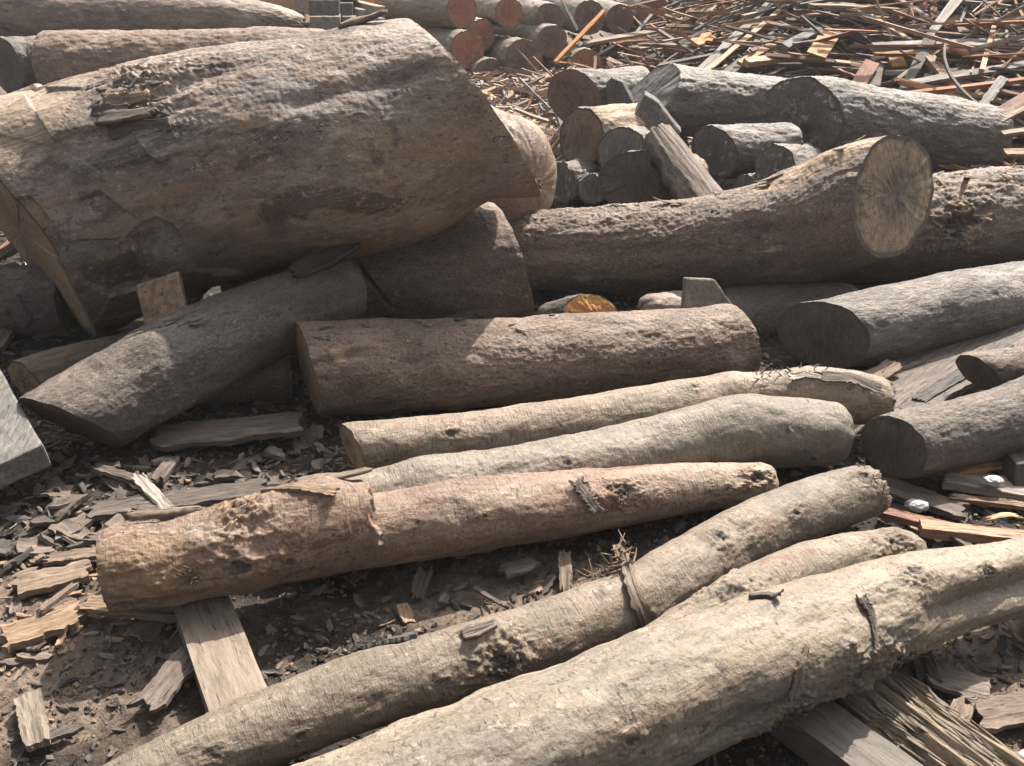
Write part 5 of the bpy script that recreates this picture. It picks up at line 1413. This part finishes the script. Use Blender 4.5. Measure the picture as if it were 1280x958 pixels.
# scraps at the left edge and on the right behind the big grey log
for k in range(420):
    if k < 240: x = srg.uniform(-4.4, -2.2); y = srg.uniform(4.6, 9.5)
    else: x = srg.uniform(3.2, 5.2); y = srg.uniform(6.4, 8.0)
    v, q, lc = slat_protos[srg.randint(12)]
    L = srg.uniform(0.1, 0.5)
    parts.append(((v * np.array([L, .8, .8])) @ rot_of(srg.uniform(0, 6.28), srg.normal() * 0.3, srg.normal() * 0.15).T + np.array([x, y, srg.uniform(0.02, 0.10)]), q, lc))
    mi.append(np.full(len(q), 1 + srg.choice(6, p=[0.26, 0.22, 0.2, 0.08, 0.08, 0.16]))); tones.append(np.full(len(v), srg.rand()))
V, Q, LC = merge(parts)
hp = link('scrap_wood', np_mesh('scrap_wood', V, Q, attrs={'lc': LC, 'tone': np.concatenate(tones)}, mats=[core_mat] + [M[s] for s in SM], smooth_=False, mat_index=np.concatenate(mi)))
hp['kind'] = 'stuff'

# pieces of the heap one can point at
def pole(px0, px1, lift0, lift1, w, th, mat, lab, name='batten', cat='batten', d=None, **kw):
    if d is None:
        p0, d0 = heap_hit(*px0); p1, d1 = heap_hit(*px1)
        dd = min(d0, d1) + 0.6 * abs(d0 - d1)
        p0 = at_depth(*px0, d0 - lift0); p1 = at_depth(*px1, d1 - lift1)
    else:
        p0 = at_depth(*px0, d[0]); p1 = at_depth(*px1, d[1])
    kw.setdefault('ragged', 0.05); kw.setdefault('rough', 0.004)
    return strip(name, p0, p1, w, th, M[mat], lab, cat, upv=NRM, n=24, m=4, **kw)
pole((730, 55), (838, 36), 0.3, 0.3, 0.055, 0.035, 'w_pale', 'thick pale batten end pointing at the leaning stick, left part of the heap', d=(10.2, 10.4))
pole((828, 38), (960, -20), 0.2, 0.2, 0.05, 0.03, 'w_pale', 'long pale lath rising from the thick pale batten up the heap', name='lath', cat='lath', d=(10.4, 10.9))
pole((694, 78), (755, 14), 0.2, 0.2, 0.04, 0.03, 'w_orange', 'reddish stick leaning up against the far sawn ends', name='stick', cat='stick', d=(10.0, 10.3), ragged=0.1)
pole((823, 38), (880, 74), 0.2, 0.2, 0.035, 0.02, 'w_dark', 'dark stick slanting down from the thick pale batten', name='stick', cat='stick', d=(9.9, 9.6))
pole((698, -8), (722, 38), 0.2, 0.2, 0.03, 0.02, 'w_grey', 'grey stick hanging across the far log ends', name='stick', cat='stick', d=(10.9, 10.8))
pole((790, 48), (815, 18), 0.2, 0.2, 0.03, 0.02, 'w_grey', 'thin grey stick before the deep red-brown far end', name='stick', cat='stick', d=(10.6, 10.8))
pole((880, 92), (985, 5), 0.15, 0.15, 0.05, 0.02, 'w_pale', 'pale lath bundled with grey ones, rising steeply in the heap', name='lath', cat='lath', d=(8.9, 9.8))
pole((868, 96), (975, -8), 0.15, 0.15, 0.08, 0.025, 'w_grey', 'broad grey lath beside the steep pale lath', name='lath', cat='lath', d=(9.0, 10.0))
pole((905, 96), (1008, 10), 0.15, 0.15, 0.10, 0.03, 'w_dark', 'dark grey plank rising steeply behind the pale lath', name='plank', cat='plank', d=(9.0, 9.8))
pole((925, 80), (985, 45), 0.15, 0.15, 0.07, 0.03, 'w_orange', 'orange-brown lath above the notched grey log', name='lath', cat='lath', d=(8.7, 9.1))
pole((932, 79), (978, 72), 0.15, 0.15, 0.075, 0.05, 'w_pale', 'bright square batten end above the notched grey log', d=(8.5, 8.7))
pole((980, 62), (1025, 38), 0.15, 0.15, 0.085, 0.085, 'w_grey', 'short grey round branch lying in the heap', name='branch', cat='branch', d=(8.7, 8.9))
pole((1020, 70), (1040, 40), 0.15, 0.15, 0.17, 0.02, 'w_yellow', 'wide yellowish board piece leaning out of the heap', name='board', cat='board', d=(8.5, 8.8), ragged=0.02)
pole((1088, 20), (1136, 50), 0.1, 0.1, 0.035, 0.025, 'w_pale', 'bright pale lath slanting down to the grey poles', name='lath', cat='lath', d=(8.7, 8.4))
pole((1050, 19), (1200, 19), 0.1, 0.1, 0.035, 0.03, 'w_pale', 'long level pale lath near the top of the heap', name='lath', cat='lath', d=(8.9, 8.9))
pole((1030, 8), (1108, 12), 0.1, 0.1, 0.085, 0.04, 'w_grey', 'level grey plank high in the heap', name='plank', cat='plank', d=(9.0, 9.0))
pole((1090, 60), (1185, 54), 0.1, 0.1, 0.06, 0.05, 'w_grey', 'upper grey pole lying level across the heap, its end broken', name='pole', cat='pole', d=(8.2, 8.2))
pole((1180, 58), (1310, 56), 0.1, 0.1, 0.09, 0.07, 'w_grey', 'thick grey pole lying level across the heap', name='pole', cat='pole', d=(8.2, 8.2))
pole((1196, 40), (1310, 48), 0.1, 0.1, 0.07, 0.05, 'b_tan', 'rough tan pole lying level above the thick grey pole', name='pole', cat='pole', d=(8.3, 8.3))
pole((1092, 66), (1300, 70), 0.1, 0.1, 0.06, 0.03, 'w_yellow', 'long tan batten lying level under the thick grey pole', d=(8.3, 8.3))
pole((1135, 105), (1300, 78), 0.1, 0.1, 0.065, 0.03, 'w_grey', 'long grey lath slanting across the dark hollow of the heap', name='lath', cat='lath', d=(7.75, 7.9))
pole((1128, 116), (1165, 45), 0.1, 0.1, 0.10, 0.03, 'w_dark', 'dark grey plank leaning up the hollow of the heap, crossing the grey poles', name='plank', cat='plank', d=(7.9, 8.2), taper=(0.7, 1))
pole((1158, 50), (1205, -12), 0.1, 0.1, 0.10, 0.03, 'w_grey', 'grey plank leaning up to the top of the heap', name='plank', cat='plank', d=(8.2, 8.6), taper=(0.6, 1))
pole((1068, 114), (1090, 78), 0.1, 0.1, 0.12, 0.025, 'w_red', 'red-brown board standing in the dark hollow of the heap', name='board', cat='board', d=(7.9, 8.1), ragged=0.02)
pole((1092, 116), (1098, 82), 0.1, 0.1, 0.08, 0.025, 'w_dark', 'dark brown board standing beside the red-brown one', name='board', cat='board', d=(7.95, 8.15), ragged=0.02)
pole((1160, 70), (1212, 132), 0.1, 0.1, 0.085, 0.03, 'w_yellow', 'tan board slanting down steeply through the hollow of the heap', name='board', cat='board', d=(8.1, 7.6), ragged=0.02)
pole((1114, 62), (1125, 84), 0.1, 0.1, 0.13, 0.02, 'w_yellow', 'square tan board hanging over the dark hollow', name='board', cat='board', d=(8.35, 8.2), ragged=0.02)
pole((1148, 22), (1150, 46), 0.1, 0.1, 0.11, 0.02, 'b_pink', 'pale pinkish board piece above the grey poles', name='board', cat='board', d=(8.5, 8.4), ragged=0.02)
pole((1208, 92), (1224, 62), 0.1, 0.1, 0.14, 0.02, 'w_yellow', 'wide tan board sloping behind the long grey lath', name='board', cat='board', d=(8.0, 8.15), ragged=0.02)
pole((1226, 40), (1243, 0), 0.1, 0.1, 0.10, 0.02, 'w_pale', 'tan board leaning near the top of the heap at the edge', name='board', cat='board', d=(8.4, 8.7), ragged=0.05)
pole((1180, 34), (1214, 14), 0.1, 0.1, 0.08, 0.02, 'b_tan', 'tan board piece between the top lath and the rough tan pole', name='board', cat='board', d=(8.4, 8.6))
pole((1228, 133), (1254, 98), 0.1, 0.1, 0.07, 0.03, 'w_grey', 'silvery split piece of wood standing against the heap', name='split_piece', cat='wood piece', d=(7.4, 7.6), ragged=0.3)
pole((1215, 105), (1262, 150), 0.1, 0.1, 0.13, 0.05, 'w_red', 'thick red-brown board on its edge at the foot of the heap', name='board', cat='board', d=(7.9, 7.6), ragged=0.02)
pole((1245, 146), (1310, 105), 0.1, 0.1, 0.09, 0.04, 'w_red', 'red-brown board in front of the silvery split piece', name='board', cat='board', d=(7.2, 7.4), ragged=0.02)
pole((1248, 152), (1310, 118), 0.1, 0.1, 0.06, 0.03, 'w_pale', 'pale edge board under the front red-brown board', name='board', cat='board', d=(7.15, 7.35), ragged=0.02)
pole((1252, 168), (1300, 160), 0.1, 0.1, 0.04, 0.025, 'w_pale', 'short pale lath at the foot of the heap, at the edge', name='lath', cat='lath', d=(7.1, 7.2))
pole((1255, 192), (1310, 190), 0.1, 0.1, 0.06, 0.03, 'w_orange', 'orange-brown lath lowest at the foot of the heap', name='lath', cat='lath', d=(7.0, 7.05))
pole((1168, 56), (1207, 130), 0.1, 0.1, 0.02, 0.02, 'w_dark', 'bent dark twig arching over the slanting tan board', name='twig', cat='twig', d=(7.7, 7.3), side=0.12)
pole((1245, 26), (1275, 40), 0.1, 0.1, 0.10, 0.03, 'w_orange', 'bright orange board scrap near the top of the heap', name='board', cat='board', d=(8.4, 8.3), ragged=0.1)
pole((868, 55), (890, 45), 0.1, 0.1, 0.12, 0.03, 'w_orange', 'orange shard of wood in the heap behind the notched log', name='shard', cat='wood shard', d=(9.6, 9.7), ragged=0.5)

# ================================================================== LIGHT, AIR, CAMERA
EL, AZ = math.radians(52), math.radians(32)
sun = bpy.data.lights.new('sun', 'SUN')
sun.energy = 4.6; sun.angle = math.radians(0.6); sun.color = (1.0, 0.925, 0.83)
so = bpy.data.objects.new('sun', sun); COL.objects.link(so)
so.rotation_euler = Vector((-math.sin(AZ) * math.cos(EL), -math.cos(AZ) * math.cos(EL), -math.sin(EL))).to_track_quat('-Z', 'Y').to_euler()
so.location = (3, 10, 12)
w = bpy.data.worlds.new('World'); SC.world = w; w.use_nodes = True
bg = w.node_tree.nodes['Background']
sky = w.node_tree.nodes.new('ShaderNodeTexSky')
sky.sky_type = 'NISHITA'; sky.sun_disc = False; sky.sun_elevation = EL; sky.sun_rotation = AZ
sky.dust_density = 8.0; sky.air_density = 1.0
hsv = w.node_tree.nodes.new('ShaderNodeHueSaturation'); hsv.inputs['Saturation'].default_value = 0.3
w.node_tree.links.new(sky.outputs[0], hsv.inputs['Color']); w.node_tree.links.new(hsv.outputs[0], bg.inputs[0])
bg.inputs[1].default_value = 0.098

HAZE = 0.0015
if HAZE > 0:
    x0, x1, y0, y1, z0, z1 = -160, 160, -160, 160, -1.2, 3.0
    hv = [(x, y, z) for x in (x0, x1) for y in (y0, y1) for z in (z0, z1)]
    hq = [(0, 1, 3, 2), (4, 6, 7, 5), (0, 4, 5, 1), (2, 3, 7, 6), (0, 2, 6, 4), (1, 5, 7, 3)]
    hm = bpy.data.materials.new('haze'); hm.use_nodes = True
    nt = hm.node_tree; nt.nodes.clear()
    o_ = nt.nodes.new('ShaderNodeOutputMaterial'); pv = nt.nodes.new('ShaderNodeVolumePrincipled')
    pv.inputs['Color'].default_value = (0.93, 0.96, 1.0, 1); pv.inputs['Density'].default_value = HAZE
    pv.inputs['Anisotropy'].default_value = 0.2
    nt.links.new(pv.outputs[0], o_.inputs['Volume'])
    hz = link('haze', np_mesh('haze', hv, hq, mats=[hm], smooth_=False))
    hz['kind'] = 'stuff'

cam = bpy.data.cameras.new('camera')
cam.sensor_fit = 'HORIZONTAL'; cam.sensor_width = 36.0; cam.lens = 36.0 * FPX / W_
cam.clip_end = 1000; cam.clip_start = 0.05
co_ = bpy.data.objects.new('camera', cam); COL.objects.link(co_)
co_.location = CAM.tolist()
co_.rotation_euler = (math.pi / 2 - PITCH, 0, 0)
SC.camera = co_
SC.view_settings.view_transform = 'Standard'
SC.view_settings.look = 'None'
SC.view_settings.exposure = 1.3
SC.view_settings.gamma = 1.0
SC.cycles.max_bounces = 6
SC.cycles.diffuse_bounces = 4
SC.cycles.volume_bounces = 0
